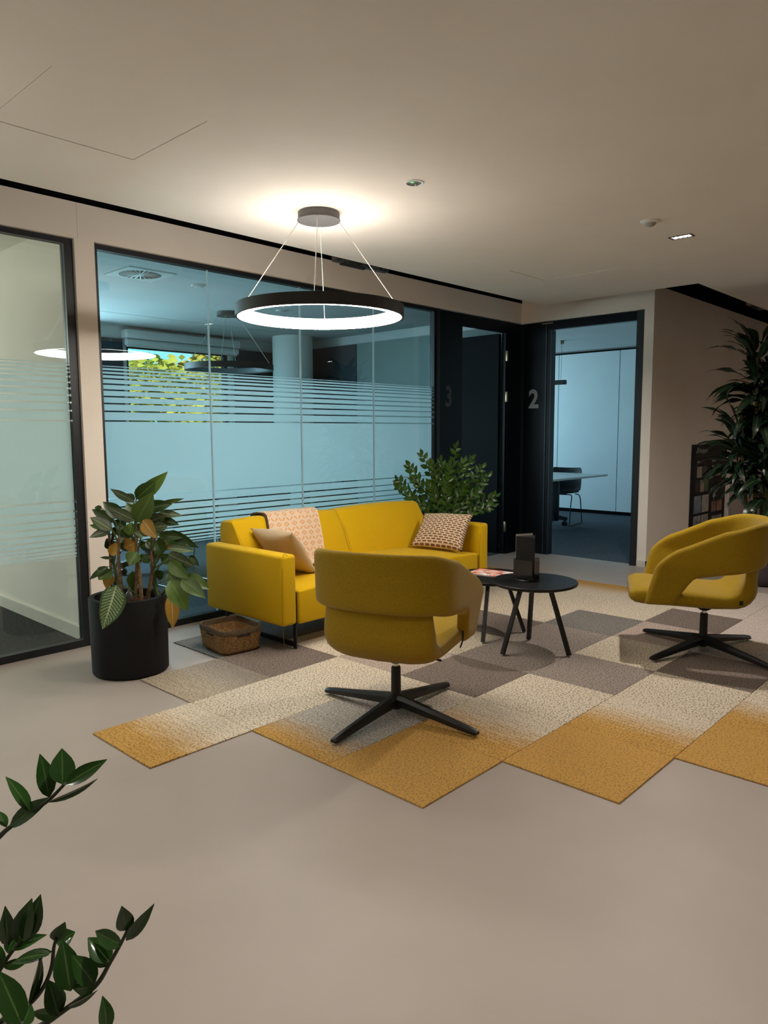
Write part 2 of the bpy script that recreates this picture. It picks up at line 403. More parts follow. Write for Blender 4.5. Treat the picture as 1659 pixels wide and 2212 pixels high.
# outer windows
def outer_window(name, h, y=8.47):
    w = sroot(name); x0, x1, z0, z1 = h
    link('frame', B((x0, x1, y, y+.06, z0, z0+.06), (x0, x1, y, y+.06, z1-.06, z1), (x0, x0+.06, y, y+.06, z0+.06, z1-.06), (x1-.06, x1, y, y+.06, z0+.06, z1-.06)), M['frame'], w)
    link('pane', B((x0+.06, x1-.06, y+.025, y+.035, z0+.06, z1-.06)), M['glass_clear'], w)
    link('window_sill', B((x0-.03, x1+.03, y-.16, y-.0, z0-.03, z0-.001)), M['white'], w)
    return w
for i, h in enumerate((WIN3, ADDED_WIN4, ADDED_WIN2, ADDED_WIN1)): outer_window('window_%d' % (i+3), h)  # all but the first frame an added, unseen fill opening

# door 3 (in the glass wall): panel with numeral, head, jamb, open leaf with hinges
d3 = sroot('door_1')
link('side_panel', B((5.502, 5.862, YA+.015, YA+.075, 0, ZO-.008)), M['navy'], d3)
link('frame_post', B((5.456, 5.498, YA+.005, YA+.085, 0, ZO-.008)), M['frame'], d3)
link('frame_head', B((5.864, 6.66, YA+.015, YA+.075, 2.372, ZO-.008)), M['navy'], d3)
link('frame_jamb', B((6.662, 6.93, YA+.015, YA+.075, 0, ZO-.008), (6.64, 6.66, YA+.03, YA+.075, 0, 2.370)), M['navy'], d3)
leaf = link('door_leaf', B((6.60, 6.638, YA+.09, YA+.94, .008, 2.365)), M['navy2'], d3)
for z in (2.13, 1.70, .30):
    link('hinge', B((6.641, 6.659, YA+.005, YA+.029, z-.055, z+.055), bevel=.004), M['brass'], d3)
    for dz in (-.03, 0, .03):
        link('screw', B((6.70, 6.708, YA+.012, YA+.0149, z+dz-.004, z+dz+.004)), M['chrome'], d3)
link('door_numeral', xform(text('3', .27, .001, bold=.006), Matrix.Translation((5.588, YA+.0138, 1.58)) @ Matrix.Diagonal((.85, 1, 1, 1)).to_4x4() @ Matrix.Rotation(PI/2, 4, 'X')), M['num3'], d3)
# door 2 (in the east wall)
d2 = sroot('door_2')
link('side_panel', B((XB+.01, XB+.07, 4.062, 4.37, 0, 2.478)), M['navy'], d2)
link('frame_post', B((XB+.002, XB+.085, 4.372, 4.409, 0, 2.478)), M['frame'], d2)
link('frame_head', B((XB+.01, XB+.07, 3.118, 4.06, 2.392, 2.478)), M['navy'], d2)
link('frame_jamb', B((XB-.004, XB+.09, 3.047, 3.116, 0, 2.478)), M['frame'], d2)
link('frame_jamb', B((XB+.012, XB+.1, 4.05, 4.0615, 0, 2.39)), M['frame'], d2)
link('panel_strip', B((XB+.004, XB+.0099, 4.10, 4.112, 0, 2.478)), M['frame'], d2)
link('closer_plate', B((XB-.002, XB+.0095, 4.03, 4.16, 2.455, 2.466)), M['brass'], d2)
link('door_numeral', xform(text('2', .27, .001, bold=.008), Matrix.Translation((XB+.0088, 4.315, 1.588)) @ Matrix.Rotation(-PI/2, 4, 'Z') @ Matrix.Diagonal((.92, 1, 1, 1)).to_4x4() @ Matrix.Rotation(PI/2, 4, 'X')), M['num2'], d2)

# outside
struct('ground', B((-20, 40, 8.6, 60, -1.3, -1.2)), M['grass'])

# ---------------------------------------------------------------- pendant ring lamps
def ring_lamp(label, loc, lit, zceil):
    t = thing('pendant_ring_lamp', label, 'lamp', loc)
    R = .468; zb, zt = 0.0, .060; zc = zceil - loc[2]
    bm = lathe([(R, zb), (R, zt+.001), (R-.012, zt+.001), (R-.012, zb), (R, zb)], 96)
    link('ring', mesh(bm, smooth=True, angle=40), M['lamp_black'], t)
    bm = lathe([(R-.0125, zb+.001), (R-.056, zb+.004), (R-.060, zb+.008), (R-.060, zt-.004)], 96)
    link('diffuser', mesh(bm, smooth=True, angle=50), (LAMP_OFF, LAMP_ON, LAMP_FILL)[lit], t)
    link('top_diffuser', mesh(lathe([(R-.060, zt-.004), (R-.056, zt), (R-.0125, zt)], 96), smooth=True, angle=50), LAMP_TOP if lit == 1 else LAMP_OFF, t)
    bm = lathe([(0.001, zc), (.113, zc), (.115, zc-.002), (.115, zc-.038), (.119, zc-.040), (.119, zc-.045), (.001, zc-.045)], 48)
    link('canopy', mesh(bm, smooth=True, angle=40), M['canopy'], t)
    a0 = -YAW + .02
    for k in range(4):
        a = a0 + k*PI/2; c, s = math.cos(a), math.sin(a)
        link('wire', T([(.108*c, .108*s, zc-.044), ((R-.03)*c, (R-.03)*s, zt-.001)], .0022, 6), M['wire'], t)
    return t
ring_lamp('lit black ring pendant lamp hanging on four wires above the sofa', (2.80, 3.105, 1.967), 1, ZC)
ring_lamp('unlit black ring pendant lamp inside the meeting room behind the glass', (4.66, 6.63, 1.997), 0, 2.61)

ring_lamp('unseen black ring lamp added farther left along the glass wall as dimmed fill light', (0.25, 3.105, 1.967), 2, ZC)  # added out of view to brighten the frieze and left ceiling

# grid downlights
def downlight(label, loc, on=60, cone=2.8):
    t = thing('grid_downlight', label, 'light', loc)
    bm = slab(-.036, .036, -.07, .07, -.002, .012, [(-.026, .026, -.06, .06)])
    link('housing', mesh(bm), M['metal_black'], t)
    link('cell_plate', B((-.026, .026, -.06, .06, .006, .012)), M['metal_black'], t)
    bm0 = lathe([(.001, .0045), (.0095, .0045), (.0115, -.001)], 12)
    me = mesh(bm0)
    for i in range(2):
        for j in range(4):
            o = link('led_cell', me, LED, t); o.location = (-.0125 + .025*i, -.042 + .028*j, 0)
    l = light('downlight', 'SPOT', (loc[0], loc[1], loc[2]-.012), on, WARM, to=(loc[0], loc[1], 0), spot_size=cone, spot_blend=.75, shadow_soft_size=.05)
    return t
for i, (x, y, e, cone) in enumerate(((4.706, 1.855, 150, 2.8), (1.0, .6, 100, 1.9), (3.2, -1.2, 88, 2.1), (-1.4, 1.6, 50, 2.6), (8.6, -.4, 110, 2.8))):  # only the first is seen; the other four are added as fill
    downlight('small black grid downlight with lit cells in the ceiling' if i == 0 else ['', 'added unseen grid downlight in the ceiling straight above the viewer', 'added unseen grid downlight in the ceiling behind the viewer on the right', 'added unseen grid downlight in the ceiling left of the viewer', 'added unseen grid downlight in the ceiling far beyond the right armchair'][i], (x, y, ZC-.001), e, cone)

# emergency exit light, detector
t = thing('exit_light', 'round recessed ceiling light with a small green exit sign in it', 'light', (2.80, 2.411, ZC))
link('bezel', mesh(lathe([(.036, -.0005), (.036, -.004), (.047, -.002), (.048, -.0005)], 40), smooth=True), M['white'], t)
link('reflector', mesh(lathe([(.001, -.0006), (.036, -.0006)], 40)), M['zinc'], t)
bm = bmesh.new(); box(bm, -.004, .028, -.0015, .0015, -.014, -.001); link('sign_plate', mesh(bm), M['glass_clear'], t)
bm = bmesh.new(); box(bm, -.024, -.006, -.009, .009, -.002, -.0008); link('green_lens', mesh(bm), GREEN, t)
bm = bmesh.new()
for a, b in (((-.002, -.010), (.010, -.010)), ((.004, -.004), (.010, -.010)), ((.012, -.012), (.024, -.006))):
    bar(bm, (a[0], -.0022, a[1]), (b[0], -.0022, b[1]), .003, .0012)
link('sign_figure', mesh(bm), M['white'], t)
t = thing('ceiling_sensor', 'white domed presence sensor on the ceiling beside the downlight', 'sensor', (4.244, 1.856, ZC))
link('base', mesh(lathe([(.001, -.0002), (.055, -.0002), (.055, -.004), (.034, -.012), (.001, -.012)], 40), smooth=True, angle=50), M['white'], t)
link('dome', mesh(lathe([(.032, -.012), (.028, -.021), (.018, -.028), (.001, -.031)], 32), smooth=True), mat('sensor_dome', '#9a968f', .4, noise=(10, '#8d8981', .4)), t)
# metal operator hanging in the slot
def track(label, x0, y, z, L):
    t = thing('metal_track', label, 'track', (x0, y, z))
    link('channel', B((0, L, 0, .05, .0, .002), (0, L, 0, .002, .002, .055), (0, L, .048, .05, .002, .055), bevel=.0), M['zinc'], t)
    link('end_bracket', B((-.004, .06, -.004, .054, .005, .075)), M['zinc'], t)
    for hx in (.03, L-.03): link('hanger_rod', T([(hx, .025, .002), (hx, .025, 3.2-z)], .004, 6), M['zinc'], t)
    link('carriage', B((.06, L*.55, .012, .038, -.014, .001)), M['dark'], t)
    for k in range(4): link('bolt', B((.01+.014*k, .016+.014*k, -.0065, -.004, .03+.01*(k % 2), .036+.01*(k % 2))), M['dark'], t)
    return t
track('galvanised metal track piece showing in the ceiling slot right of the ring lamp', 3.80, 4.02, 2.585, .56)
track('galvanised metal bracket in the dark ceiling slot above the tall plant', 8.0, 2.42, 2.58, .4)

# room-3 ceiling fittings
t = thing('swirl_diffuser', 'square white swirl air diffuser in the meeting room ceiling', 'vent', (3.08, 5.57, 2.61))
bm = bmesh.new(); n = 48; Rr = .165
sq = []
for i in range(n):
    a = 2*PI*i/n; c, s = math.cos(a), math.sin(a); k = .205/max(abs(c), abs(s)); sq.append((k*c, k*s))
rings(bm, [[(x, y, -.0005) for x, y in sq], [(x, y, -.006) for x, y in sq], [(Rr*math.cos(2*PI*i/n), Rr*math.sin(2*PI*i/n), -.006) for i in range(n)], [(Rr*math.cos(2*PI*i/n), Rr*math.sin(2*PI*i/n), -.0005) for i in range(n)]], cap=False)
link('plate', mesh(bm), M['grille'], t)
link('throat', mesh(lathe([(.001, -.001), (Rr, -.001)], 40)), M['dark'], t)
link('hub', mesh(lathe([(.001, -.007), (.03, -.007), (.032, -.001)], 24)), M['grille'], t)
me = B((.03, Rr, -.0045, .0045, -.006, -.002))
for k in range(24):
    o = link('blade', me, M['grille'], t); o.rotation_euler = (.35, 0, 2*PI*k/24)
for (x, y, lb) in ((3.66, 5.63, 'round white detector disc on the meeting room ceiling beside the swirl diffuser'), (5.0, 6.15, 'round white detector disc on the meeting room ceiling right of the dark lamp')):
    t = thing('ceiling_detector', lb, 'detector', (x, y, 2.61))
    link('rim', mesh(lathe([(.05, -.0005), (.062, -.0005), (.06, -.008), (.05, -.008)], 32), smooth=True, angle=50), M['white'], t)
    link('cover', mesh(lathe([(.001, -.012), (.04, -.010), (.05, -.004)], 32), smooth=True), M['rceil'], t)
t = thing('roller_blind', 'rolled-up white roller blind above the meeting room window', 'blind', (5.17, 8.3, 2.42))
link('cassette', B((-.82, .82, -.055, .095, .045, .15), bevel=.02, seg=3), M['blind'], t)
link('fabric_roll', xform(mesh(lathe([(.04, -.80), (.04, .80)], 24, cap=True), smooth=True, angle=50), Matrix.Rotation(PI/2, 4, 'Y')), M['blind'], t)
link('bottom_rail', B((-.79, .79, -.012, .012, -.055, -.035)), M['white'], t)

# ---------------------------------------------------------------- carpet of square tiles
def tile_mat(name, c0, c1, fleck, stripe=0, p0=.2, p1=.8):
    """speckled pile; colour runs from c0 to c1 along the tile's x (pattern of the woven tile)"""
    mt = bpy.data.materials.new(name); mt.use_nodes = True; nt = mt.node_tree; N = nt.nodes; L = nt.links
    p = N['Principled BSDF']; p.inputs['Roughness'].default_value = .95; p.inputs['Specular IOR Level'].default_value = .1
    tc = N.new('ShaderNodeTexCoord'); sp = N.new('ShaderNodeSeparateXYZ'); L.new(tc.outputs['Object'], sp.inputs[0])
    oi = N.new('ShaderNodeObjectInfo')
    off = N.new('ShaderNodeVectorMath'); off.operation = 'ADD'; L.new(tc.outputs['Object'], off.inputs[0]); L.new(oi.outputs['Location'], off.inputs[1])
    mp = N.new('ShaderNodeMapping'); mp.inputs['Scale'].default_value = (95, 6, 1); L.new(off.outputs[0], mp.inputs[0])
    st = N.new('ShaderNodeTexNoise'); st.inputs['Scale'].default_value = 1; st.inputs['Detail'].default_value = 2; L.new(mp.outputs[0], st.inputs[0])
    mp2 = N.new('ShaderNodeMapping'); mp2.inputs['Scale'].default_value = (105, 120, 1); L.new(off.outputs[0], mp2.inputs[0])
    fl = N.new('ShaderNodeTexNoise'); fl.inputs['Scale'].default_value = 1; fl.inputs['Detail'].default_value = 1; L.new(mp2.outputs[0], fl.inputs[0])
    def mth(op, a, b):
        n = N.new('ShaderNodeMath'); n.operation = op
        for i, x in enumerate((a, b)):
            if isinstance(x, (int, float)): n.inputs[i].default_value = x
            else: L.new(x, n.inputs[i])
        return n.outputs[0]
    g = mth('ADD', mth('MULTIPLY', sp.outputs[0], 2), mth('MULTIPLY', mth('SUBTRACT', st.outputs[0], .5), .55))
    r = N.new('ShaderNodeValToRGB'); r.color_ramp.elements[0].position = p0; r.color_ramp.elements[1].position = p1
    r.color_ramp.elements[0].color = lin(c0); r.color_ramp.elements[1].color = lin(c1); L.new(g, r.inputs[0])
    col = r.outputs[0]
    if stripe:
        h = N.new('ShaderNodeHueSaturation'); L.new(col, h.inputs['Color']); L.new(mth('ADD', mth('MULTIPLY', st.outputs[0], 1.6*stripe), 1-.8*stripe), h.inputs['Value']); col = h.outputs[0]
    fr = N.new('ShaderNodeValToRGB'); fr.color_ramp.elements[0].position = .52; fr.color_ramp.elements[1].position = .60
    L.new(fl.outputs[0], fr.inputs[0])
    h2 = N.new('ShaderNodeHueSaturation'); L.new(col, h2.inputs['Color']); h2.inputs['Value'].default_value = fleck; h2.inputs['Saturation'].default_value = .9
    mx = N.new('ShaderNodeMix'); mx.data_type = 'RGBA'; L.new(fr.outputs[0], mx.inputs[0]); L.new(col, mx.inputs[6]); L.new(h2.outputs[0], mx.inputs[7])
    L.new(mx.outputs[2], p.inputs['Base Color'])
    b = N.new('ShaderNodeBump'); b.inputs['Strength'].default_value = .6; b.inputs['Distance'].default_value = .003
    L.new(fl.outputs[0], b.inputs['Height']); L.new(b.outputs[0], p.inputs['Normal'])
    return mt
LT, DK, GR, MD, PK, YE, PL = '#d2c4ae', '#7d7067', '#7f7a74', '#968a81', '#b3a194', '#c0944e', '#cfc0b5'
TM = {'L': tile_mat('tile_light', LT, LT, .35), 'D': tile_mat('tile_dark', DK, DK, .45), 'G': tile_mat('tile_grey', GR, GR, .45),
      'M': tile_mat('tile_mid', MD, MD, .42), 'P': tile_mat('tile_pinkish', PK, PK, .42),
      'Y': tile_mat('tile_yellow', YE, YE, .62, .12), 'f': tile_mat('tile_yellow_to_light', YE, LT, .5, .3, .25, .75),
      'h': tile_mat('tile_yellow_to_grey', YE, '#b0a89e', .5, .3, .1, .5), 'c': tile_mat('tile_light_to_yellow', LT, YE, .5, .3, .35, .8),
      'S': tile_mat('tile_striped', '#b3a48f', '#8d8175', .5, .45, .3, .9), 's': tile_mat('tile_pale_striped', PL, PL, .6, .25),
      'g': tile_mat('tile_pale_grey', '#b7aea6', LT, .4, .15, .2, .8)}
ROWS = {-1: (5, 'YfLDsss'), 0: (4, 'YfLDgsss'), 1: (3, 'YfLMLPDss'), 2: (3, 'hgDMMGLLs'), 3: (2, 'fLLPLDLLc'), 4: (3, 'SDLMDLLc'), 5: (4, 'GDMDGLc')}
rug = thing('tile_carpet', 'patchwork carpet of grey, beige and ochre square tiles under the seating', 'carpet', (2.385, 1.085, 0))
tm = B((0, .4985, 0, .4985, .0005, .007), bevel=.0015, seg=1)
tms = {}
for j, (i0, s) in ROWS.items():
    for k, ch in enumerate(s):
        if ch not in tms: tms[ch] = tm.copy()
        o = link('carpet_tile', tms[ch], TM[ch], rug); dx = (.04 if j in (0, -1) and k == 0 else 0)
        o.location = (.5*(i0+k-4), .5*j - (.0 if j != 0 else 0), 0)
ZR = .008

# ---------------------------------------------------------------- sofa
X0, X1, YF, YB_ = 2.695, 4.815, 3.36, 4.165
sofa = thing('sofa', 'mustard yellow two-seat sofa with box arms on black sled legs', 'sofa', (2.695, 3.36, ZR))
def S(x0, x1, y0, y1, z0, z1, bev, crown=0, cutn=0):
    bm = bmesh.new(); box(bm, x0-2.695, x1-2.695, y0-3.36, y1-3.36, z0-ZR, z1-ZR, bev, 4)
    return bm
def arm(x0, x1, nm):
    bm = S(x0, x1, YF, 4.17, .168, .602, .022)
    link('armrest', mesh(bm, smooth=True, angle=60), M['sofa'], sofa)
    # piped seam round the front face
    xs, xe = x0-2.695+.012, x1-2.695-.012; yy = .0125
    link('seam', T(bez([(xs, .003, .03), (xs-.008, yy-.004, .20), (xs, .006, .583-ZR), ((xs+xe)/2, .010, .5955-ZR), (xe, .006, .583-ZR)], 4), .0014, 5), M['seam'], sofa)
arm(2.695, 2.808, 'l'); arm(4.702, 4.815, 'r')
def cushion(x0, x1, y0, y1, z0, z1, bev, crown, nm):
    bm = S(x0, x1, y0, y1, z0, z1, bev)
    a, b, c, d = x0-2.695, x1-2.695, y0-3.36, y1-3.36
    cuts(bm, 0, [a+(b-a)*k/12 for k in range(1, 12)]); cuts(bm, 1, [c+(d-c)*k/8 for k in range(1, 8)])
    for v in bm.verts:
        u, w = (v.co.x-a)/(b-a), (v.co.y-c)/(d-c)
        up_ = max(0, (v.co.z-(z0-ZR))/(z1-z0)-.3)/.7
        k = max(0, (1-abs(2*u-1)**2.2))*(.45 + .55*min(1, max(0, w)*3))
        v.co.z += crown*k*up_
        v.co.y -= .012*max(0, (1-abs(2*u-1)**2))*max(0, 1-w*4)*(1-abs(2*up_-1))
    return link(nm, mesh(bm, smooth=True, angle=60), M['sofa'], sofa)
cushion(2.826, 4.684, YF+.004, 3.98, .162, .372, .014, .055, 'seat')
bm = bmesh.new()
pts = []
for k in range(25):
    u = k/24; pts.append((2.84+1.83*u-2.695, .0085, .363-ZR+.0245*max(0, 1-abs(2*u-1)**2.2)))
tube(bm, pts, .0016, 5); link('seam', mesh(bm, smooth=True), M['seam'], sofa)
prof = [(4.165, .20), (4.165, .70), (4.155, .728), (4.13, .742), (4.06, .748), (4.025, .742), (4.005, .725), (3.93, .60), (3.87, .45), (3.855, .38), (3.86, .20)]
def backrest(x0, x1):
    bm = bmesh.new(); n = 14; rs = []
    for i in range(n+1):
        u = i/n; cr = .016*(1-abs(2*u-1)**2.5); e = min(u, 1-u)*(x1-x0); ins = max(0, .014-e)
        x = x0 + (x1-x0)*u; r = []
        for y, z in prof:
            kz = max(0, (z-.38)/.37)
            r.append((x-2.695, y - 3.36 - cr*1.2*(1 if y < 4.06 else 0) , z-ZR + cr*kz))
        rs.append(r)
    rings(bm, rs)
    es = [e for e in bm.edges if e.is_boundary or any(len(f.verts) > 4 for f in e.link_faces)]
    bmesh.ops.bevel(bm, geom=es, offset=.010, segments=3, profile=.5, affect='EDGES')
    link('backrest', mesh(bm, smooth=True, angle=45), M['sofa'], sofa)
    for xx in (x0+.011, x1-.011):
        link('seam', T([(xx-2.695, y-3.36+(0.0015 if y > 4 else -.0005), z-ZR+.0005) for y, z in prof[3:9]], .0015, 5), M['seam'], sofa)
backrest(2.812, 3.757); backrest(3.761, 4.698)
for x in (2.817, 4.693):
    a = x-2.695
    bm = bmesh.new()
    P = [(a, .03, .20), (a, .03, .012), (a, .74, .012), (a, .74, .20)]
    bx = lambda *b: box(bm, *b, bevel=.003, seg=1)
    bx(a-.007, a+.007, .022, .046, .0, .355); bx(a-.007, a+.007, .735, .765, .0, .25); bx(a-.007, a+.007, .045, .735, .010, .042)
    link('sled_leg', mesh(bm), M['metal_black'], sofa)
    for y in (.06, .71):
        link('glide', mesh(lathe([(.011, .0), (.013, .004), (.012, .010)], 16, a, y, cap=True)), M['chrome'], sofa)
link('underframe', B((.14, 1.98, .06, .74, .175-ZR-.012, .178-ZR)), M['metal_black'], sofa)

# ---------------------------------------------------------------- cushions and throw
def pillow(c, bulge, n=18, sag=0, puff=1):
    """c: four corners (bottom-left, bottom-right, top-right, top-left) seen from the front"""
    c = [Vector(p) for p in c]; cen = sum(c, Vector())/4
    nn = ((c[1]-c[0]).cross(c[3]-c[0])).normalized()
    bm = bmesh.new(); uvl = bm.loops.layers.uv.new('uv'); gs = {}
    for side in (1, -1):
        for i in range(n+1):
            for j in range(n+1):
                u, v = i/n, j/n
                edge = i in (0, n) or j in (0, n)
                if edge and side == -1: gs[(side, i, j)] = gs[(1, i, j)]; continue
                # edges pull in between the corners
                pu, pv = 1-abs(2*u-1)**3, 1-abs(2*v-1)**3
                uu = u + .035*(1-2*u)*pv; vv = v + .035*(1-2*v)*pu
                p = (c[0]*(1-uu)+c[1]*uu)*(1-vv) + (c[3]*(1-uu)+c[2]*uu)*vv
                h = (max(0, (1-(2*u-1)**2))*max(0, (1-(2*v-1)**2)))**.42
                wr = .006*math.sin(9*u+4*v*side)*math.sin(7*v+2)*h
                gs[(side, i, j)] = bm.verts.new(p - cen + nn*side*(bulge*h + wr) - Vector((0, 0, sag*h)))
    for side in (1, -1):
        for i in range(n):
            for j in range(n):
                q = [(i, j), (i+1, j), (i+1, j+1), (i, j+1)]
                if side == -1: q.reverse()
                f = bm.faces.new([gs[(side, *x)] for x in q])
                for l, x in zip(f.loops, q): l[uvl].uv = (x[0]/n, x[1]/n)
                f.material_index = 0 if side == 1 else 1
    me = mesh(bm, smooth=True); return me, cen
def weave_mat():
    mt = bpy.data.materials.new('woven_cushion'); mt.use_nodes = True; nt = mt.node_tree; N = nt.nodes; L = nt.links
    p = N['Principled BSDF']; p.inputs['Roughness'].default_value = .95
    uv = N.new('ShaderNodeUVMap'); b = N.new('ShaderNodeTexBrick'); L.new(uv.outputs[0], b.inputs['Vector'])
    b.inputs['Color1'].default_value = lin('#7d5a45'); b.inputs['Color2'].default_value = lin('#6d4c39'); b.inputs['Mortar'].default_value = lin('#dcc2a2')
    b.inputs['Scale'].default_value = 1; b.inputs['Mortar Size'].default_value = .0155; b.inputs['Mortar Smooth'].default_value = .3
    b.inputs['Brick Width'].default_value = .105; b.inputs['Row Height'].default_value = .058; b.offset = .37; b.offset_frequency = 2
    # small stitch bars crossing each row
    L.new(b.outputs['Color'], p.inputs['Base Color'])
    bp = N.new('ShaderNodeBump'); bp.inputs['Strength'].default_value = .8; bp.inputs['Distance'].default_value = .006
    L.new(b.outputs['Fac'], bp.inputs['Height']); L.new(bp.outputs[0], p.inputs['Normal']); return mt
def diamond_mat():
    mt = bpy.data.materials.new('diamond_throw'); mt.use_nodes = True; nt = mt.node_tree; N = nt.nodes; L = nt.links
    p = N['Principled BSDF']; p.inputs['Roughness'].default_value = .95
    uv = N.new('ShaderNodeUVMap'); sp = N.new('ShaderNodeSeparateXYZ'); L.new(uv.outputs[0], sp.inputs[0])
    def mth(op, a, b=None, c=None):
        n = N.new('ShaderNodeMath'); n.operation = op
        for i, x in enumerate((a, b, c)):
            if x is None: continue
            if isinstance(x, (int, float)): n.inputs[i].default_value = x
            else: L.new(x, n.inputs[i])
        return n.outputs[0]
    def frac(x): return mth('FRACT', x)
    row = mth('FLOOR', mth('MULTIPLY', sp.outputs[1], 25.0))
    odd = mth('MODULO', row, 2)
    du = mth('ABSOLUTE', mth('SUBTRACT', frac(mth('MULTIPLY', sp.outputs[0], 9.5)), .5))
    dv = mth('ABSOLUTE', mth('SUBTRACT', frac(mth('MULTIPLY', sp.outputs[1], 25.0)), .5))
    d = mth('ADD', mth('MULTIPLY', du, 1.25), dv)
    ring = mth('MULTIPLY', mth('GREATER_THAN', d, .26), mth('LESS_THAN', d, .46))
    dot = mth('LESS_THAN', d, .10)
    dia = mth('MULTIPLY', mth('ADD', ring, dot), mth('SUBTRACT', 1, odd))
    # zigzag dashes on the rows between
    zz = mth('ABSOLUTE', mth('SUBTRACT', mth('MULTIPLY', du, 1.8), mth('ADD', mth('SUBTRACT', frac(mth('MULTIPLY', sp.outputs[1], 25.0)), .5), .45)))
    dash = mth('MULTIPLY', mth('MULTIPLY', mth('LESS_THAN', zz, .17), mth('LESS_THAN', dv, .34)), mth('MULTIPLY', odd, mth('LESS_THAN', mth('ABSOLUTE', mth('SUBTRACT', du, .26)), .17)))
    stitch = mth('GREATER_THAN', frac(mth('MULTIPLY', sp.outputs[1], 220)), .22)
    f = mth('MULTIPLY', mth('MINIMUM', mth('ADD', dia, dash), 1), stitch)
    mx = N.new('ShaderNodeMix'); mx.data_type = 'RGBA'; L.new(f, mx.inputs[0]); mx.inputs[6].default_value = lin('#d8bfa3'); mx.inputs[7].default_value = lin('#cf8436')
    edge_shade = N.new('ShaderNodeMix'); edge_shade.data_type = 'RGBA'; L.new(mth('LESS_THAN', sp.outputs[0], .018), edge_shade.inputs[0]); L.new(mx.outputs[2], edge_shade.inputs[6]); edge_shade.inputs[7].default_value = lin('#4a3a2c')  # shadow of the folded left edge, painted as a dark brown border
    L.new(edge_shade.outputs[2], p.inputs['Base Color'])
    nz = N.new('ShaderNodeTexNoise'); nz.inputs['Scale'].default_value = 300; L.new(uv.outputs[0], nz.inputs[0])
    bp = N.new('ShaderNodeBump'); bp.inputs['Strength'].default_value = .3; bp.inputs['Distance'].default_value = .004
    L.new(nz.outputs[0], bp.inputs['Height']); L.new(bp.outputs[0], p.inputs['Normal']); return mt
me, cen = pillow([(3.16, 3.58, .40), (3.19, 3.98, .42), (2.905, 3.95, .70), (2.895, 3.50, .715)], .075)
o = tag(link('cushion', me, [M['satin'], M['satin']]), 'plain beige satin cushion leaning on the left arm of the yellow sofa', 'cushion'); o.location = cen
me, cen = pillow([(4.355, 3.80, .425), (4.50, 3.385, .40), (4.665, 3.40, .685), (4.605, 3.86, .665)], .07)
tag(link('cushion', me, [weave_mat(), mat('cushion_back', '#8a6552', .9, noise=(60, '#7a5644', .5))]), 'brown and cream woven cushion leaning on the right arm of the yellow sofa', 'cushion').location = cen
# throw
pr = bez([(4.178, .50), (4.178, .66), (4.172, .735), (4.14, .764), (4.06, .770), (4.015, .765), (3.985, .735), (3.91, .60), (3.855, .475), (3.835, .442), (3.79, .432), (3.74, .428)], 4)
pr = [Vector((a, b, 0)) if not isinstance(a, Vector) else a for a, b in [(p[0], p[1]) for p in [Vector((*q, 0)) if len(q) == 2 else q for q in pr]]]
bm = bmesh.new(); uvl = bm.loops.layers.uv.new('uv'); n = 14; tot = [0]
for a, b in zip(pr, pr[1:]): tot.append(tot[-1] + (b-a).length)
grid = []
for k, p in enumerate(pr):
    row = []; w = tot[k]/tot[-1]
    for i in range(n+1):
        u = i/n; x = 3.07 + .48*u - .10*max(0, w-.45)/.55
        row.append(bm.verts.new((x-3.07, p.x-4.0-.004*math.sin(u*9+w*4) - .004, p.y-.43+.003*math.sin(u*13))))
    grid.append(row)
for k in range(len(pr)-1):
    for i in range(n):
        f = bm.faces.new((grid[k][i], grid[k][i+1], grid[k+1][i+1], grid[k+1][i]))
        for l, (kk, ii) in zip(f.loops, ((k, i), (k, i+1), (k+1, i+1), (k+1, i))): l[uvl].uv = (ii/n*.74, tot[kk])
bmesh.ops.recalc_face_normals(bm, faces=bm.faces)
bmesh.ops.solidify(bm, geom=bm.faces[:], thickness=-.012)
throw = tag(link('throw_blanket', mesh(bm, smooth=True, angle=60), diamond_mat()), 'beige throw with orange diamond pattern draped over the sofa back', 'blanket'); throw.location = (3.07, 4.0, .43)

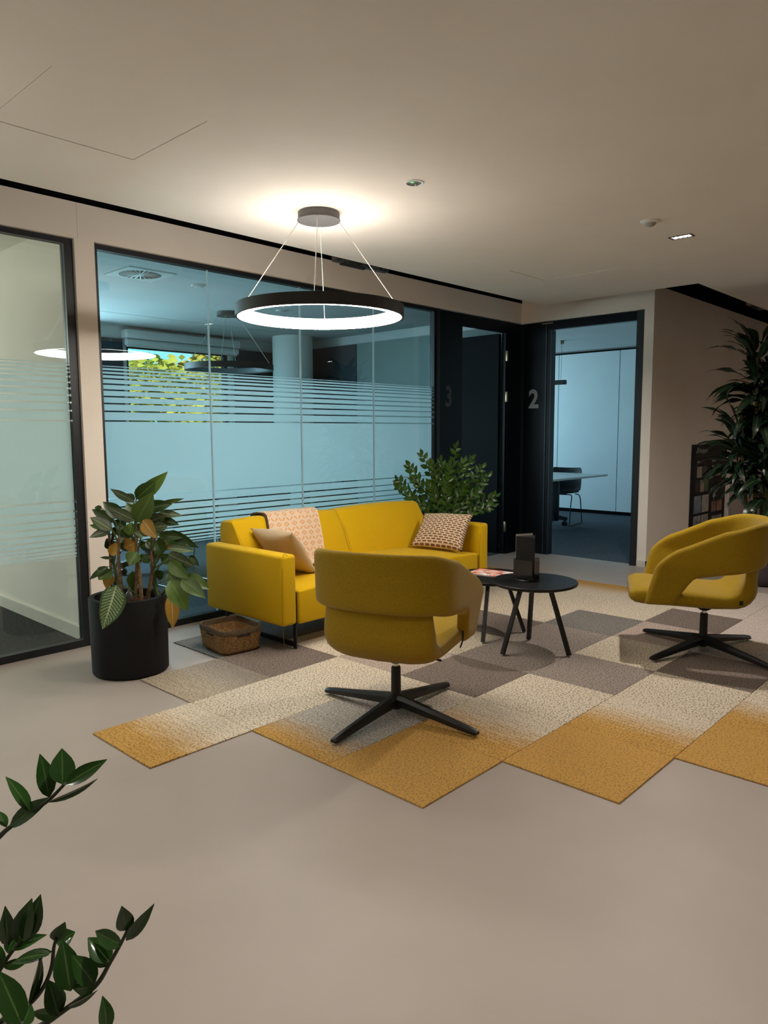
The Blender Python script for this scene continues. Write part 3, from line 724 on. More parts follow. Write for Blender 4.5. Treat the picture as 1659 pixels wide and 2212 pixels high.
# ---------------------------------------------------------------- swivel armchairs
def make_armchair(label, loc, rz, base_rz):
    t = thing('swivel_armchair', label, 'armchair', loc, rz, 'swivel armchairs on the carpet')
    # seat and lower back: one L-shaped padded shell, local +x is forward
    path = bez([(.435, .375), (.36, .365), (.16, .352), (-.02, .340), (-.135, .350), (-.200, .40), (-.228, .48), (-.243, .58), (-.250, .65)], 3)
    nS = len(path); bm = bmesh.new(); rs = []; K = 28
    for i, p in enumerate(path):
        p = Vector((p[0], p[1])); a = Vector(path[max(i-1, 0)][:2]); b = Vector(path[min(i+1, nS-1)][:2]); d = (b-a).normalized(); nrm = Vector((d.y, -d.x))   # points up / forward
        s = i/(nS-1)
        th = .060*(1-s) + .030*s
        if s < .10: th *= .42 + 5.8*s
        if .45 < s < .75: th += .018*math.sin((s-.45)/.3*PI)
        w = .268 - .02*max(0, (.12-s)/.12)**2 - .020*min(1, max(0, (s-.72)/.18))
        r = []
        for k in range(K):
            q = 2*PI*k/K; cx_, sx_ = math.cos(q), math.sin(q)
            y = w*math.copysign(abs(cx_)**.45, cx_); h = th*math.copysign(abs(sx_)**.62, sx_)
            cup = .020*(abs(y)/w)**2.5*min(1, s*3)*(1 + 1.6*min(1, max(0, (s-.6)/.25)))
            dome = -.012*(1-(y/w)**2)*max(0, 1-s*2.4) if sx_ < 0 else 0
            r.append((p.x + nrm.x*(h+cup), y, p.y + nrm.y*(h+cup) + dome))
        rs.append(r)
    rings(bm, rs); link('seat_shell', mesh(bm, smooth=True, angle=75), M['chair'], t)
    # wrap-round band: back and arms
    def plan(s):            # s in -1..1, returns forward x, lateral y and outward normal
        L = abs(s); sg = 1 if s >= 0 else -1
        if L < .5:
            q = (L/.5)*PI/2; x = -.06 - .25*math.cos(q)**.75 if q < PI/2-1e-4 else -.06; y = .342*math.sin(q)**.80
        else: x = -.06 + (L-.5)/.5*.305; y = .342
        return x, sg*y
    NS = 84; NV = 10
    def corner(x): return .095*(1-math.sqrt(max(0, 1-(x/.1075)**2)))
    def topz(L):
        z = .820 - .010*L - .27*(math.sqrt((L-.33)**2+.008) + (L-.33))/2 + .27*(math.sqrt(.33**2+.008)-.33)/2
        if L > .87: z -= corner((L-.87)*.61)
        return z
    def lowz(L):
        if L < .30: return .552 - .01*L
        if L < .70: return .549 - (L-.30)/.40*.055
        k = min(1, (L-.70)/.15); k = k*k*(3-2*k)
        return .494*(1-k) + .322*k
    def point(s, z, inset):
        L = abs(s); x, y = plan(s)
        e = 1e-3; xa, ya = plan(max(-1, s-e)); xb, yb = plan(min(1, s+e)); tx, ty = xb-xa, yb-ya; l = math.hypot(tx, ty) or 1
        nx, ny = ty/l, -tx/l
        if nx*x + ny*y < 0 and L > .05: nx, ny = -nx, -ny
        if L <= .05: nx, ny = -1, 0
        fl = .80 + .20*min(1, max(0, (z-.30)/.28))
        lean = .085*max(0, (.68-z)/.36)*min(1, max(0, (L-.5)/.4))
        rear = -.16*(z-.56)*max(0, 1-L/.5)
        return Vector((x + lean + rear - nx*inset, y*fl - ny*inset, z))
    bm = bmesh.new(); rs = []
    hs_ = [.87*i/36 for i in range(1, 37)] + [.87 + .13*math.sin(PI/2*k/10) for k in range(1, 11)]
    ss = [-x for x in reversed(hs_)] + [0] + hs_; NS = len(ss)-1
    ends = [.010, .019, .025, .0278]
    for i in range(-4, NS+5):
        if i < 0: s_, e_ = -1, ends[-i-1]
        elif i > NS: s_, e_ = 1, ends[i-NS-1]
        else: s_, e_ = ss[i], 0
        th = .046 + .012*min(1, abs(s_)/.6); q = math.sqrt(max(.0004, 1-(e_/.028)**2)) ; h = th/2
        lo, hi = lowz(abs(s_)), topz(abs(s_)); lo += (1-q)*.02; hi -= corner(.0793+e_) - corner(.0793); r = []
        hh = h*q
        for j in range(NV): r.append((lo + h + (hi-lo-2*h)*j/(NV-1), h-hh))
        for j in range(1, 6): a_ = PI*j/6; r.append((hi - h + h*math.sin(a_), h - hh*math.cos(a_)))
        for j in range(NV): r.append((hi - h - (hi-lo-2*h)*j/(NV-1), h+hh))
        for j in range(1, 6): a_ = PI*j/6; r.append((lo + h - h*math.sin(a_), h + hh*math.cos(a_)))
        rs.append([point(s_, z, ins) + Vector((e_, 0, 0)) for z, ins in r])
    rings(bm, rs)
    link('arm_band', mesh(bm, smooth=True, angle=80), M['chair'], t)
    # dark piping where the arm meets the seat
    for sg in (-1,):
        link('piping', T(bez([(.15, sg*.274, .45), (.165, sg*.274, .40), (.16, sg*.274, .35), (.13, sg*.272, .32)], 6), .004, 6), M['metal_black'], t)
        link('fabric_tag', B((-.165, -.147, -sg*.271-.003, -sg*.271+.003, .352, .376), bevel=.001, seg=1), M['metal_black'], t)
    # column, star base
    link('mount_plate', mesh(lathe([(.026, .252), (.040, .262), (.050, .285), (.05, .30)], 24, cap=True), smooth=True, angle=50), M['metal_black'], t)
    link('gas_lift', mesh(lathe([(.0145, .215), (.0145, .256)], 20, cap=True), smooth=True, angle=50), M['chrome'], t)
    link('column', mesh(lathe([(.024, .03), (.026, .05), (.024, .10), (.0225, .228), (.019, .234)], 24, cap=True), smooth=True, angle=50), M['metal_black'], t)
    link('lever', T([(.02, -.02, .285), (.06, -.13, .278), (.075, -.20, .262)], .006, 8), M['metal_black'], t)
    for k in range(4):
        a = base_rz - rz + k*PI/2; ca, sa = math.cos(a), math.sin(a)
        bm = bmesh.new(); rs = []
        for (d, w, zt, h) in ((.0, .026, .098, .050), (.06, .024, .094, .048), (.22, .021, .068, .036), (.40, .0185, .040, .026), (.44, .017, .032, .020), (.447, .012, .028, .014)):
            sec = [(-w, zt-h), (w, zt-h), (w*.95, zt-.35*h), (w*.45, zt), (-w*.45, zt), (-w*.95, zt-.35*h)]
            rs.append([(d*ca - y*sa, d*sa + y*ca, z) for y, z in sec])
        rings(bm, rs); lg = link('base_leg', mesh(bm, smooth=True, angle=28), M['metal_black'], t)
        link('glide', mesh(lathe([(.010, .0), (.011, .012)], 12, .425*ca, .425*sa, cap=True)), M['chrome'], lg)
    return t
make_armchair('mustard swivel armchair seen from behind, in front of the yellow sofa', (2.458, 2.232, ZR), math.radians(18), math.radians(5))
make_armchair('mustard swivel armchair facing left, standing before the tall dark plant', (4.445, 1.53, ZR), math.radians(116), math.radians(-18))

# ---------------------------------------------------------------- coffee tables
def coffee_table(label, loc, zt, a0, r=.255):
    t = thing('coffee_table', label, 'table', loc, 0, 'round black coffee tables')
    z = zt - ZR
    bm = lathe([(.001, z-.022), (r-.014, z-.022), (r-.003, z-.016), (r, z-.008), (r, z-.003), (r-.003, z), (.001, z)], 72)
    link('tabletop', mesh(bm, smooth=True, angle=30), M['tabletop'], t)
    link('top_frame', mesh(lathe([(.10, z-.030), (.13, z-.030), (.13, z-.0225), (.10, z-.0225)], 32, cap=False)), M['metal_black'], t)
    for k in range(3):
        a = a0 + k*2*PI/3; c, s = math.cos(a), math.sin(a)
        bm = bmesh.new(); bar(bm, (.225*c, .225*s, .0075), (.095*c, .095*s, z-.0225), .022)
        link('leg', mesh(bm), M['metal_black'], t)
    return t
coffee_table('taller round black coffee table carrying the black leaflet stand', (3.762, 2.288, ZR), .44, math.atan2(.085, -.22))
coffee_table('lower round black coffee table with the magazine, half hidden behind the taller one', (3.89, 2.685, ZR), .40, math.atan2(-.077, -.197))
# magazine
def mag_mat():
    mt = bpy.data.materials.new('magazine_cover'); mt.use_nodes = True; nt = mt.node_tree; N = nt.nodes; L = nt.links
    p = N['Principled BSDF']; p.inputs['Roughness'].default_value = .35
    tc = N.new('ShaderNodeTexCoord'); n = N.new('ShaderNodeTexNoise'); n.inputs['Scale'].default_value = 9; n.inputs['Distortion'].default_value = 1.5
    L.new(tc.outputs['Object'], n.inputs[0]); r = N.new('ShaderNodeValToRGB'); r.color_ramp.interpolation = 'EASE'
    e = r.color_ramp.elements; e[0].position = .36; e[0].color = lin('#7c3f35'); e[1].position = .62; e[1].color = lin('#e9e2de')
    for p_, c in ((.43, '#d9775a'), (.49, '#e8b7a4'), (.54, '#c9bcc4')):
        x = r.color_ramp.elements.new(p_); x.color = lin(c)
    L.new(n.outputs[0], r.inputs[0]); L.new(r.outputs[0], p.inputs['Base Color']); return mt
t = thing('magazine', 'glossy magazine with a pink and orange cover lying on the lower table', 'magazine', (3.93, 2.72, .4005), math.radians(8))
link('pages', B((-.095, .095, -.13, .13, 0, .006)), M['white'], t); link('cover', B((-.098, .098, -.133, .133, .0062, .0070)), mag_mat(), t)
# leaflet stand: three-sided black prism with clear pockets on a turntable
t = thing('leaflet_stand', 'black three-sided leaflet stand with clear pockets on the taller table', 'stand', (3.765, 2.335, .441), math.radians(7))
link('turntable', mesh(lathe([(.001, 0), (.075, 0), (.078, .003), (.075, .008), (.001, .008)], 40), smooth=True, angle=40), M['metal_black'], t)
bm = bmesh.new(); rp = .075
tri = [(rp*math.cos(a), rp*math.sin(a)) for a in (math.radians(-125), math.radians(-5), math.radians(115))]
rings(bm, [[(x, y, .009) for x, y in tri], [(x, y, .262) for x, y in tri]]); link('prism', mesh(bm), M['tabletop'], t)
for k in range(3):
    (xa, ya), (xb, yb) = tri[k], tri[(k+1) % 3]
    mx_, my_ = (xa+xb)/2, (ya+yb)/2; ang = math.atan2(my_, mx_); w = math.hypot(xb-xa, yb-ya)/2
    po = link('pocket', B((.002, .028, -w*.98, w*.98, .012, .0135), (.0265, .028, -w*.98, w*.98, .0136, .125), (.002, .0264, -w*.98, -w*.98+.0015, .0136, .125), (.002, .0264, w*.98-.0015, w*.98, .0136, .125)), M['smoke_acrylic'], t)
    po.location = (math.cos(ang)*rp*.5, math.sin(ang)*rp*.5, 0); po.rotation_euler = (0, 0, ang)
bm = bmesh.new()
q = bez([(tri[2][0]*.98+.012, tri[2][1]*.98+.008, 0), ((tri[1][0]+tri[2][0])*.5+.008, (tri[1][1]+tri[2][1])*.5+.012, 0), (tri[1][0]+.004, tri[1][1]+.016, 0)], 5)
rings(bm, [[(p.x, p.y, .13), (p.x+.001, p.y+.001, .13), (p.x+.001, p.y+.001, .272), (p.x, p.y, .272)] for p in q]); link('leaflet', mesh(bm), M['white'], t)

# ---------------------------------------------------------------- basket under the sofa arm
t = thing('basket', 'woven seagrass basket with slot handles on the floor under the left sofa arm', 'basket', (2.565, 3.715, ZR), math.radians(-6))
def rrect(hx, hy, r, z, n=6):
    o = []
    for cx_, cy_, a0 in ((hx-r, hy-r, 0), (-hx+r, hy-r, PI/2), (-hx+r, -hy+r, PI), (hx-r, -hy+r, 1.5*PI)):
        for k in range(n+1):
            a = a0 + k*PI/2/n; o.append((cx_ + r*math.cos(a), cy_ + r*math.sin(a), z))
    return o
bm = bmesh.new()
rs = [rrect(.118, .142, .045, 0), rrect(.130, .155, .05, .012)] 
for k in range(1, 13): rs.append(rrect(.130+.0008*k + (.0018 if k % 2 else 0), .155+.0008*k + (.0018 if k % 2 else 0), .05, .012+.0089*k))
rs += [rrect(.129, .154, .048, .119), rrect(.122, .147, .045, .03), rrect(.11, .135, .04, .02)]
rings(bm, rs); link('body', mesh(bm, smooth=True, angle=50), M['basket'], t)
bm = bmesh.new()
rings(bm, [rrect(.131, .156, .05, .1195), rrect(.143, .168, .052, .120), rrect(.1435, .1685, .052, .145), rrect(.139, .164, .05, .152), rrect(.132, .157, .05, .150), rrect(.131, .156, .05, .1195)], cap=False)
link('rim', mesh(bm, smooth=True, angle=50), M['basket_rim'], t)
for sx in (-1, 1):
    link('handle_slot', B((-.045, .045, sx*.1668-.0025, sx*.1668+.0025, .104, .115), bevel=.0024, seg=1), M['dark'], t)
    link('handle_slot', B((sx*.1418-.0025, sx*.1418+.0025, -.045, .045, .104, .115), bevel=.0024, seg=1), M['dark'], t)

# ---------------------------------------------------------------- leaves and plants
def leaf_mesh(Lh, Wd, droop=.3, fold=.25, n=7, tip=1.6, base=.55, wave=0, seed=0):
    """leaf lying along +x from its base at the origin, upper side +z, bending down along its length"""
    bm = bmesh.new(); uvl = bm.loops.layers.uv.new('uv'); rows = []
    x = z = 0.0; ang = droop*.35
    for i in range(n+1):
        s = i/n
        w = Wd/2*(math.sin(PI*min(1, s**base))**.85)*(1-.0*s) if 0 < s < 1 else 0.0008
        if s > .75: w *= 1-.25*((s-.75)/.25)**tip
        zz = wave*math.sin(s*11+seed)*w
        rows.append([(x, y*w, z + abs(y)**1.4*w*fold + (zz if y > 0 else -zz)*abs(y)) for y in (-1, -.5, 0, .5, 1)])
        ang -= droop*1.7/n*(.5+s); x += Lh/n*math.cos(ang); z += Lh/n*math.sin(ang)
    V = [[bm.verts.new(p) for p in r] for r in rows]
    for i in range(n):
        for j in range(4):
            f = bm.faces.new((V[i][j], V[i+1][j], V[i+1][j+1], V[i][j+1]))
            for l, (a, b) in zip(f.loops, ((i, j), (i+1, j), (i+1, j+1), (i, j+1))): l[uvl].uv = (b/4, a/n)
    me = bpy.data.meshes.new('leaf'); bm.to_mesh(me); bm.free()
    for p in me.polygons: p.use_smooth = True
    return me
def orient(d, upv=(0, 0, 1), roll=0):
    d = Vector(d).normalized(); u = Vector(upv); s = u.cross(d)
    if s.length < 1e-3: s = Vector((0, 1, 0))
    s.normalize(); u = d.cross(s)
    return Matrix((d, s, u)).transposed().to_4x4() @ Matrix.Rotation(roll, 4, 'X')
def put_leaf(me, mt, parent, pos, d, roll=0, sc=1, upv=(0, 0, 1), name='leaf'):
    if not me.materials: me.materials.append(mt)
    o = bpy.data.objects.new(name, me); C.objects.link(o); o.parent = parent
    o.matrix_local = Matrix.Translation(pos) @ orient(d, upv, roll) @ Matrix.Scale(sc, 4)
    if me.materials[0] is not mt: o.material_slots[0].link = 'OBJECT'; o.material_slots[0].material = mt
    return o
CR = Vector((math.cos(YAW), -math.sin(YAW), 0)); CB = Vector((math.sin(YAW), math.cos(YAW), 0))   # horizontal axes of the plants' modelling view
def plant_at(c, px_m, px0, py0, z0):
    """local position from measured offsets: right (m), back (m), height"""
    return lambda r, b, z: CR*r + CB*b + Vector((0, 0, z))

def view(px, py, depth):
    """point seen at this place of the photograph, at this depth"""
    return Vector((0, 0, HC)) + (fw + rt*((px-829.5)/F_PX) - up*((py-1106)/F_PX))*depth
def blade(parent, org, b, tp, wpx, db, dt, mt, tilt=0, droop=.25, name='leaf', wave=.1, base=.74):
    """one leaf blade from b to tp (places measured in the photograph) at depths db, dt"""
    p, q = view(*b, db), view(*tp, dt); L = (q-p).length; Wd = wpx/F_PX*(db+dt)/2/max(.35, math.cos(tilt))
    me = leaf_mesh(L*1.02, Wd, droop, .28, n=7, base=base, wave=wave, seed=b[0]); me.materials.append(mt)
    o = bpy.data.objects.new(name, me); C.objects.link(o); o.parent = parent
    tc = (Vector((0, 0, HC)) - p).normalized()
    # the blade droops in its own plane: aim its chord at the measured tip
    M_ = orient(q-p, tc, tilt); off = parent.matrix_basis.inverted() if parent.parent is None else (parent.parent.matrix_basis @ parent.matrix_basis).inverted()
    o.matrix_local = off @ (Matrix.Translation(p) @ M_)
    return o, p

# -- 1: striped-leaf plant in the black planter, left
t = thing('potted_plant', 'leafy green plant with striped and yellowing leaves in a matt black round planter', 'plant', (1.945, 3.795, 0))
bm = lathe([(.001, .0), (.196, .0), (.206, .012), (.210, .428), (.208, .432), (.180, .432), (.178, .428), (.176, .36), (.001, .36)], 72)
link('planter', mesh(bm, smooth=True, angle=35), M['pot_black'], t)
bm = bmesh.new(); bmesh.ops.create_grid(bm, x_segments=24, y_segments=24, size=.175)
for v in list(bm.verts):
    if v.co.xy.length > .174: bm.verts.remove(v)
for v in bm.verts: v.co.z = .385 + random.uniform(-.008, .008)
sl = link('soil', mesh(bm, smooth=True), M['soil'], t)
link('water_gauge', mesh(lathe([(.001, .38), (.02, .38), (.022, .40), (.017, .425), (.006, .435), (.004, .50), (.001, .50)], 16, .045, .075), smooth=True, angle=60), mat('gauge', '#5d5c58', .35, noise=(20, '#4b4a46', .5)), t)
at = plant_at(0, 0, 0, 0, 0)
LA = [leaf_mesh(.19, .08, d, .3, base=.74, wave=.12, seed=k) for k, d in enumerate((.25, .55, .85, 1.15))]
org = Vector((1.945, 3.795, 0)); D0 = (org + Vector((0, 0, .75)) - Vector((0, 0, HC))).dot(fw)
cp = lambda x, y: (160 + x/2.962, 980 + y/2.962)
def cane(pts, r, dz, mt):
    q = [view(*cp(*p), D0+dz) - org for p in pts]; n_ = len(bez(q, 5))
    link('cane', T(bez(q, 5), r, 8, [r*(1.25-.5*i/(n_-1)) for i in range(n_)]), mt, t); return q
CN = [cane([(305, 965), (300, 820), (285, 680), (290, 520)], .0095, -.03, M['bark']), cane([(432, 960), (420, 780), (400, 640), (395, 470)], .010, -.05, M['bark']),
      cane([(470, 930), (500, 740), (495, 640), (500, 540)], .0085, .0, M['bark']), cane([(392, 925), (400, 700), (392, 560), (390, 430)], .008, .06, M['bark']),
      cane([(262, 950), (270, 780), (240, 640), (250, 500)], .009, .05, M['bark']), cane([(540, 925), (505, 800), (520, 640), (560, 520)], .009, .05, M['stalk'])]
link('stake', T([view(*cp(242, 930), D0+.03) - org, view(*cp(226, 520), D0+.03) - org], .007, 8), M['bark'], t)
lr = random.Random(5)
for i, (b, tp, w, mk, dz) in enumerate((((400, 290), (600, 122), 80, 'leaf_mid', .06), ((396, 290), (522, 178), 95, 'leaf_dark', -.02), ((398, 440), (500, 252), 115, 'leaf_mid', -.05),
        ((402, 425), (338, 318), 92, 'leaf_mid', -.02), ((470, 350), (622, 320), 70, 'leaf_dark', .0), ((385, 302), (230, 228), 46, 'leaf_stripe', -.02), ((378, 315), (318, 255), 62, 'leaf_dark', .03),
        ((300, 412), (188, 308), 80, 'leaf_dark', .0), ((392, 428), (203, 338), 68, 'leaf_stripe', -.06), ((262, 432), (112, 358), 64, 'leaf_dark', -.02), ((242, 490), (104, 404), 70, 'leaf_stripe', -.05),
        ((200, 482), (94, 455), 30, 'leaf_mid', .02), ((236, 490), (97, 532), 48, 'leaf_stripe', -.04), ((560, 312), (702, 290), 24, 'leaf_mid', .06), ((540, 378), (690, 396), 44, 'leaf_stripe', .03),
        ((560, 425), (668, 452), 50, 'leaf_dark', .05), ((470, 440), (585, 395), 85, 'leaf_stripe', .03), ((440, 425), (525, 538), 80, 'leaf_yellow', -.10), ((500, 512), (418, 446), 84, 'leaf_stripe', -.07),
        ((442, 528), (384, 504), 46, 'leaf_stripe', -.06), ((600, 495), (792, 602), 62, 'leaf_dark', .0), ((540, 520), (692, 536), 54, 'leaf_dark', -.02), ((580, 552), (737, 592), 54, 'leaf_dark', .02),
        ((600, 606), (762, 616), 52, 'leaf_stripe', -.03), ((600, 640), (766, 722), 78, 'leaf_stripe', -.06), ((735, 655), (796, 716), 44, 'leaf_dark', .02), ((608, 690), (727, 797), 80, 'leaf_mid', -.07),
        ((698, 788), (866, 857), 80, 'leaf_mid', -.06), ((688, 800), (836, 917), 86, 'leaf_mid', -.10), ((612, 810), (727, 1002), 120, 'leaf_mid', -.11), ((624, 895), (634, 1117), 82, 'leaf_yellow', -.02),
        ((268, 842), (190, 1118), 140, 'leaf_stripe', -.25), ((402, 628), (352, 717), 82, 'leaf_mid', -.08), ((560, 645), (518, 556), 76, 'leaf_dark', .04), ((392, 568), (318, 604), 95, 'leaf_yellow', .04),
        ((243, 655), (268, 566), 62, 'leaf_yellow', .02), ((228, 738), (158, 806), 92, 'leaf_mid', -.03), ((236, 768), (205, 862), 64, 'leaf_yellow', .02), ((220, 722), (93, 803), 38, 'leaf_dark', -.05),
        ((372, 752), (380, 872), 72, 'leaf_mid', .05), ((520, 780), (575, 760), 62, 'leaf_dark', .06), ((236, 615), (212, 540), 62, 'leaf_dark', .05), ((244, 668), (164, 664), 18, 'leaf_dark', .0),
        ((640, 830), (600, 760), 70, 'leaf_dark', .08), ((300, 470), (262, 520), 70, 'leaf_dark', .08), ((350, 470), (420, 500), 70, 'leaf_dark', .09), ((480, 480), (560, 500), 80, 'leaf_dark', .09),
        ((520, 560), (600, 600), 70, 'leaf_mid', .08), ((560, 590), (640, 570), 60, 'leaf_yellow', .06), ((330, 420), (300, 350), 70, 'leaf_mid', .08), ((450, 330), (520, 300), 70, 'leaf_dark', .08),
        ((430, 690), (470, 640), 60, 'leaf_mid', .08), ((340, 560), (300, 500), 70, 'leaf_dark', .03), ((460, 560), (520, 600), 66, 'leaf_dark', .06), ((420, 500), (470, 440), 84, 'leaf_dark', .05), ((350, 520), (372, 440), 76, 'leaf_mid', .02), ((310, 620), (350, 560), 64, 'leaf_dark', .09), ((560, 700), (620, 660), 60, 'leaf_dark', .07), ((510, 470), (600, 460), 70, 'leaf_stripe', .0), ((430, 380), (470, 300), 80, 'leaf_dark', .04), ((330, 470), (250, 430), 70, 'leaf_dark', .04), ((280, 600), (215, 580), 56, 'leaf_dark', .07), ((590, 560), (680, 500), 54, 'leaf_dark', .05), ((640, 860), (760, 770), 74, 'leaf_dark', .03), ((420, 600), (470, 570), 66, 'leaf_dark', .07), ((290, 540), (330, 480), 60, 'leaf_mid', .05), ((480, 700), (440, 640), 56, 'leaf_dark', .07), ((180, 350), (130, 345), 30, 'leaf_dark', .06))):
    o, p = blade(t, org, cp(*b), cp(*tp), w*1.15/2.962, D0+dz, D0+dz*1.3-.01+lr.uniform(-.03, .02), M[mk], lr.uniform(-.45, .45), lr.uniform(.1, .3))
    p = p - org
    # leaf stalk back to the nearest cane, lower down
    best = min((q for c in CN for q in bez(c, 4)), key=lambda q: (q - p - Vector((0, 0, -.10))).length)
    mid = (p + best)/2 + (p - best).normalized()*.01 + Vector((0, 0, .02))
    link('leaf_stalk', T(bez([best, mid, p], 4), .003, 5, [.0045 - .0022*k/8 for k in range(9)]), M['stalk'], t)

# -- zz plants: arching stalks with paired leaflets
def zz_stem(parent, pts, n, lm, lmat, smat, r0_=.006, start=.25, size=1.0, spread=1.0, seed=0, facing=None):
    rnd = random.Random(seed); path = bez(pts, 8); N_ = len(path)
    st = link('stem', T(path, .005, 7, [r0_*(1-.65*i/(N_-1)) for i in range(N_)]), smat, parent)
    for k in range(n):
        f = start + (1-start)*k/(n-1); i = min(N_-2, int(f*(N_-1))); p = path[i].lerp(path[i+1], f*(N_-1)-i); d = (path[i+1]-path[i]).normalized()
        s, u = frame(d)
        if facing is not None:
            s = (Vector(facing).cross(d)).normalized(); u = d.cross(s)*-1
        sg = 1 if k % 2 else -1
        ld = d*rnd.uniform(.55, .85) + s*sg*rnd.uniform(.7, 1.0)*spread + u*rnd.uniform(-.25, .35)
        if k == n-1: ld = d
        put_leaf(lm[rnd.randrange(len(lm))], lmat, st, p, ld, rnd.uniform(-.5, .5), size*rnd.uniform(.85, 1.1)*(1 if f < .85 else .85), (u if facing is not None else (0, 0, 1)), 'leaflet')
    return st
LZ = [leaf_mesh(.085, .046, d, .25, n=5, base=.7) for d in (.1, .35, .6)]
t = thing('zz_plant', 'bushy green plant with upright paired leaflets behind the right end of the sofa', 'plant', (5.17, 4.09, ZR))
bm = lathe([(.001, 0), (.13, 0), (.15, .02), (.165, .36), (.163, .37), (.145, .37), (.142, .33), (.001, .33)], 40)
link('planter', mesh(bm, smooth=True, angle=35), M['pot_black'], t)
link('soil', mesh(lathe([(.001, .338), (.142, .338)], 24)), M['soil'], t)
tips = [(-.50, -.02, .90), (-.47, -.06, .84), (-.36, .05, 1.02), (-.29, -.05, .92), (-.20, .02, 1.12), (-.11, -.04, 1.03), (-.03, .02, 1.06), (.04, -.03, 1.02),
        (.11, .03, 1.19), (.17, -.02, 1.05), (.25, .04, 1.07), (.33, -.03, 1.0), (.38, .0, .92), (.46, .03, .74), (.30, -.1, .80), (-.15, -.12, .86), (.02, -.12, .90), (-.33, -.1, .76), (.17, -.12, .84), (.42, -.06, .66)]
for k, (r, b, z) in enumerate(tips):
    p0 = at(r*.12, b*.3, .33); p2 = at(r, b, z); pm = p0.lerp(p2, .55) + Vector((0, 0, .06)) - CR*r*.12
    if (p2 + Vector((5.17, 4.09, 0))).y > 4.34: p2.y = .24
    zz_stem(t, [p0, pm, p2], 15, LZ, M['leaf_zz'], M['stalk'], .006, .28, .95, .8, k, (-.6, -.65, .45))

# -- foreground zz plant, close to the camera at lower left
base = view(-130, 2500, 1.22); base.z = 0
t = thing('zz_plant', 'glossy green plant with paired leaflets reaching in close at the lower left', 'plant', base)
bm = lathe([(.001, 0), (.10, 0), (.12, .02), (.135, .24), (.133, .25), (.118, .25), (.115, .22), (.001, .22)], 40)
link('planter', mesh(bm, smooth=True, angle=35), M['pot_black'], t)
link('soil', mesh(lathe([(.001, .226), (.115, .226)], 24)), M['soil'], t)
cf = lambda x, y: (x/3.615, 1600 + y/3.615)
def near_stem(pts, d0, d1, leaves, seed, r=.0048):
    rn = random.Random(seed); n_ = len(pts)
    q = [Vector((rn.uniform(-.03, .03), rn.uniform(-.03, .03), .225))] + [view(*cf(*p), d0+(d1-d0)*i/(n_-1)) - base for i, p in enumerate(pts)]
    pa = bez(q, 8); st = link('stem', T(pa, r, 8, [r*(1.15-.65*i/(len(pa)-1)) for i in range(len(pa))]), M['stalk_dark'], t)
    for k, (b, tp, w, tilt) in enumerate(leaves):
        # leave the stem at the nearest point of its path, in depth too
        bp = view(*cf(*b), d1) - base; nb = min(pa, key=lambda v: (v - bp).length); dep = (nb + base - Vector((0, 0, HC))).dot(fw)
        blade(st, base, cf(*b), cf(*tp), w/3.615, dep, dep + rn.uniform(-.025, .025), M['leaf_zzd'], tilt, .18, 'leaflet', .03, .80)
near_stem([(-420, 1100), (-150, 880), (0, 745), (60, 690), (230, 565), (380, 465), (505, 338)], 1.20, 1.14, [((50, 675), (-15, 545), 70, .2), ((75, 672), (385, 440), 115, -.5), ((235, 552), (58, 278), 100, .5), ((385, 442), (318, 112), 138, .2),
    ((490, 340), (483, 66), 190, 0), ((510, 345), (824, 148), 118, -.2), ((372, 482), (752, 333), 44, 1.0)], 1)
near_stem([(100, 2330), (320, 2225), (480, 2120), (740, 1920), (860, 1730), (940, 1590), (1000, 1470)], 1.16, 1.11, [((985, 1560), (1192, 1303), 92, .3), ((985, 1480), (955, 1308), 140, .1), ((955, 1592), (735, 1492), 128, -.4), ((862, 1728), (690, 1535), 160, .2),
    ((845, 1760), (700, 1580), 125, -.5), ((738, 1902), (570, 1680), 170, .2), ((735, 1915), (565, 1950), 110, -.7), ((552, 1955), (487, 1565), 205, 0), ((455, 2145), (378, 1872), 160, .3), ((500, 2095), (752, 1978), 36, 1.0), ((470, 2125), (240, 2135), 90, -.6)], 2)
near_stem([(-120, 2330), (60, 2150), (220, 2060), (330, 1940), (400, 1780), (420, 1620), (440, 1540)], 1.24, 1.20, [((420, 1560), (505, 1428), 115, .3), ((440, 1580), (580, 1495), 140, -.2), ((410, 1650), (80, 1730), 90, .4), ((400, 1660), (130, 1700), 66, .7), ((225, 2075), (338, 1690), 66, .9)], 3)
near_stem([(-300, 2250), (-100, 1950), (30, 1740), (100, 1640), (170, 1560)], 1.30, 1.26, [((190, 1560), (312, 1223), 160, .1), ((140, 1580), (236, 1257), 165, -.2), ((60, 1600), (44, 1313), 120, .1), ((90, 1625), (348, 1513), 86, -.4), ((60, 1660), (124, 1478), 110, .2), ((20, 1760), (232, 1715), 76, .5), ((10, 1790), (-70, 1560), 120, 0)], 4)
near_stem([(60, 2420), (150, 2290), (175, 2200)], 1.10, 1.08, [((172, 2215), (-12, 1800), 200, .1), ((165, 2230), (250, 2060), 120, .4), ((150, 2250), (20, 2160), 110, -.3)], 5)
near_stem([(700, 2560), (800, 2380), (838, 2250)], 1.10, 1.07, [((838, 2270), (808, 2005), 118, .3)], 6)

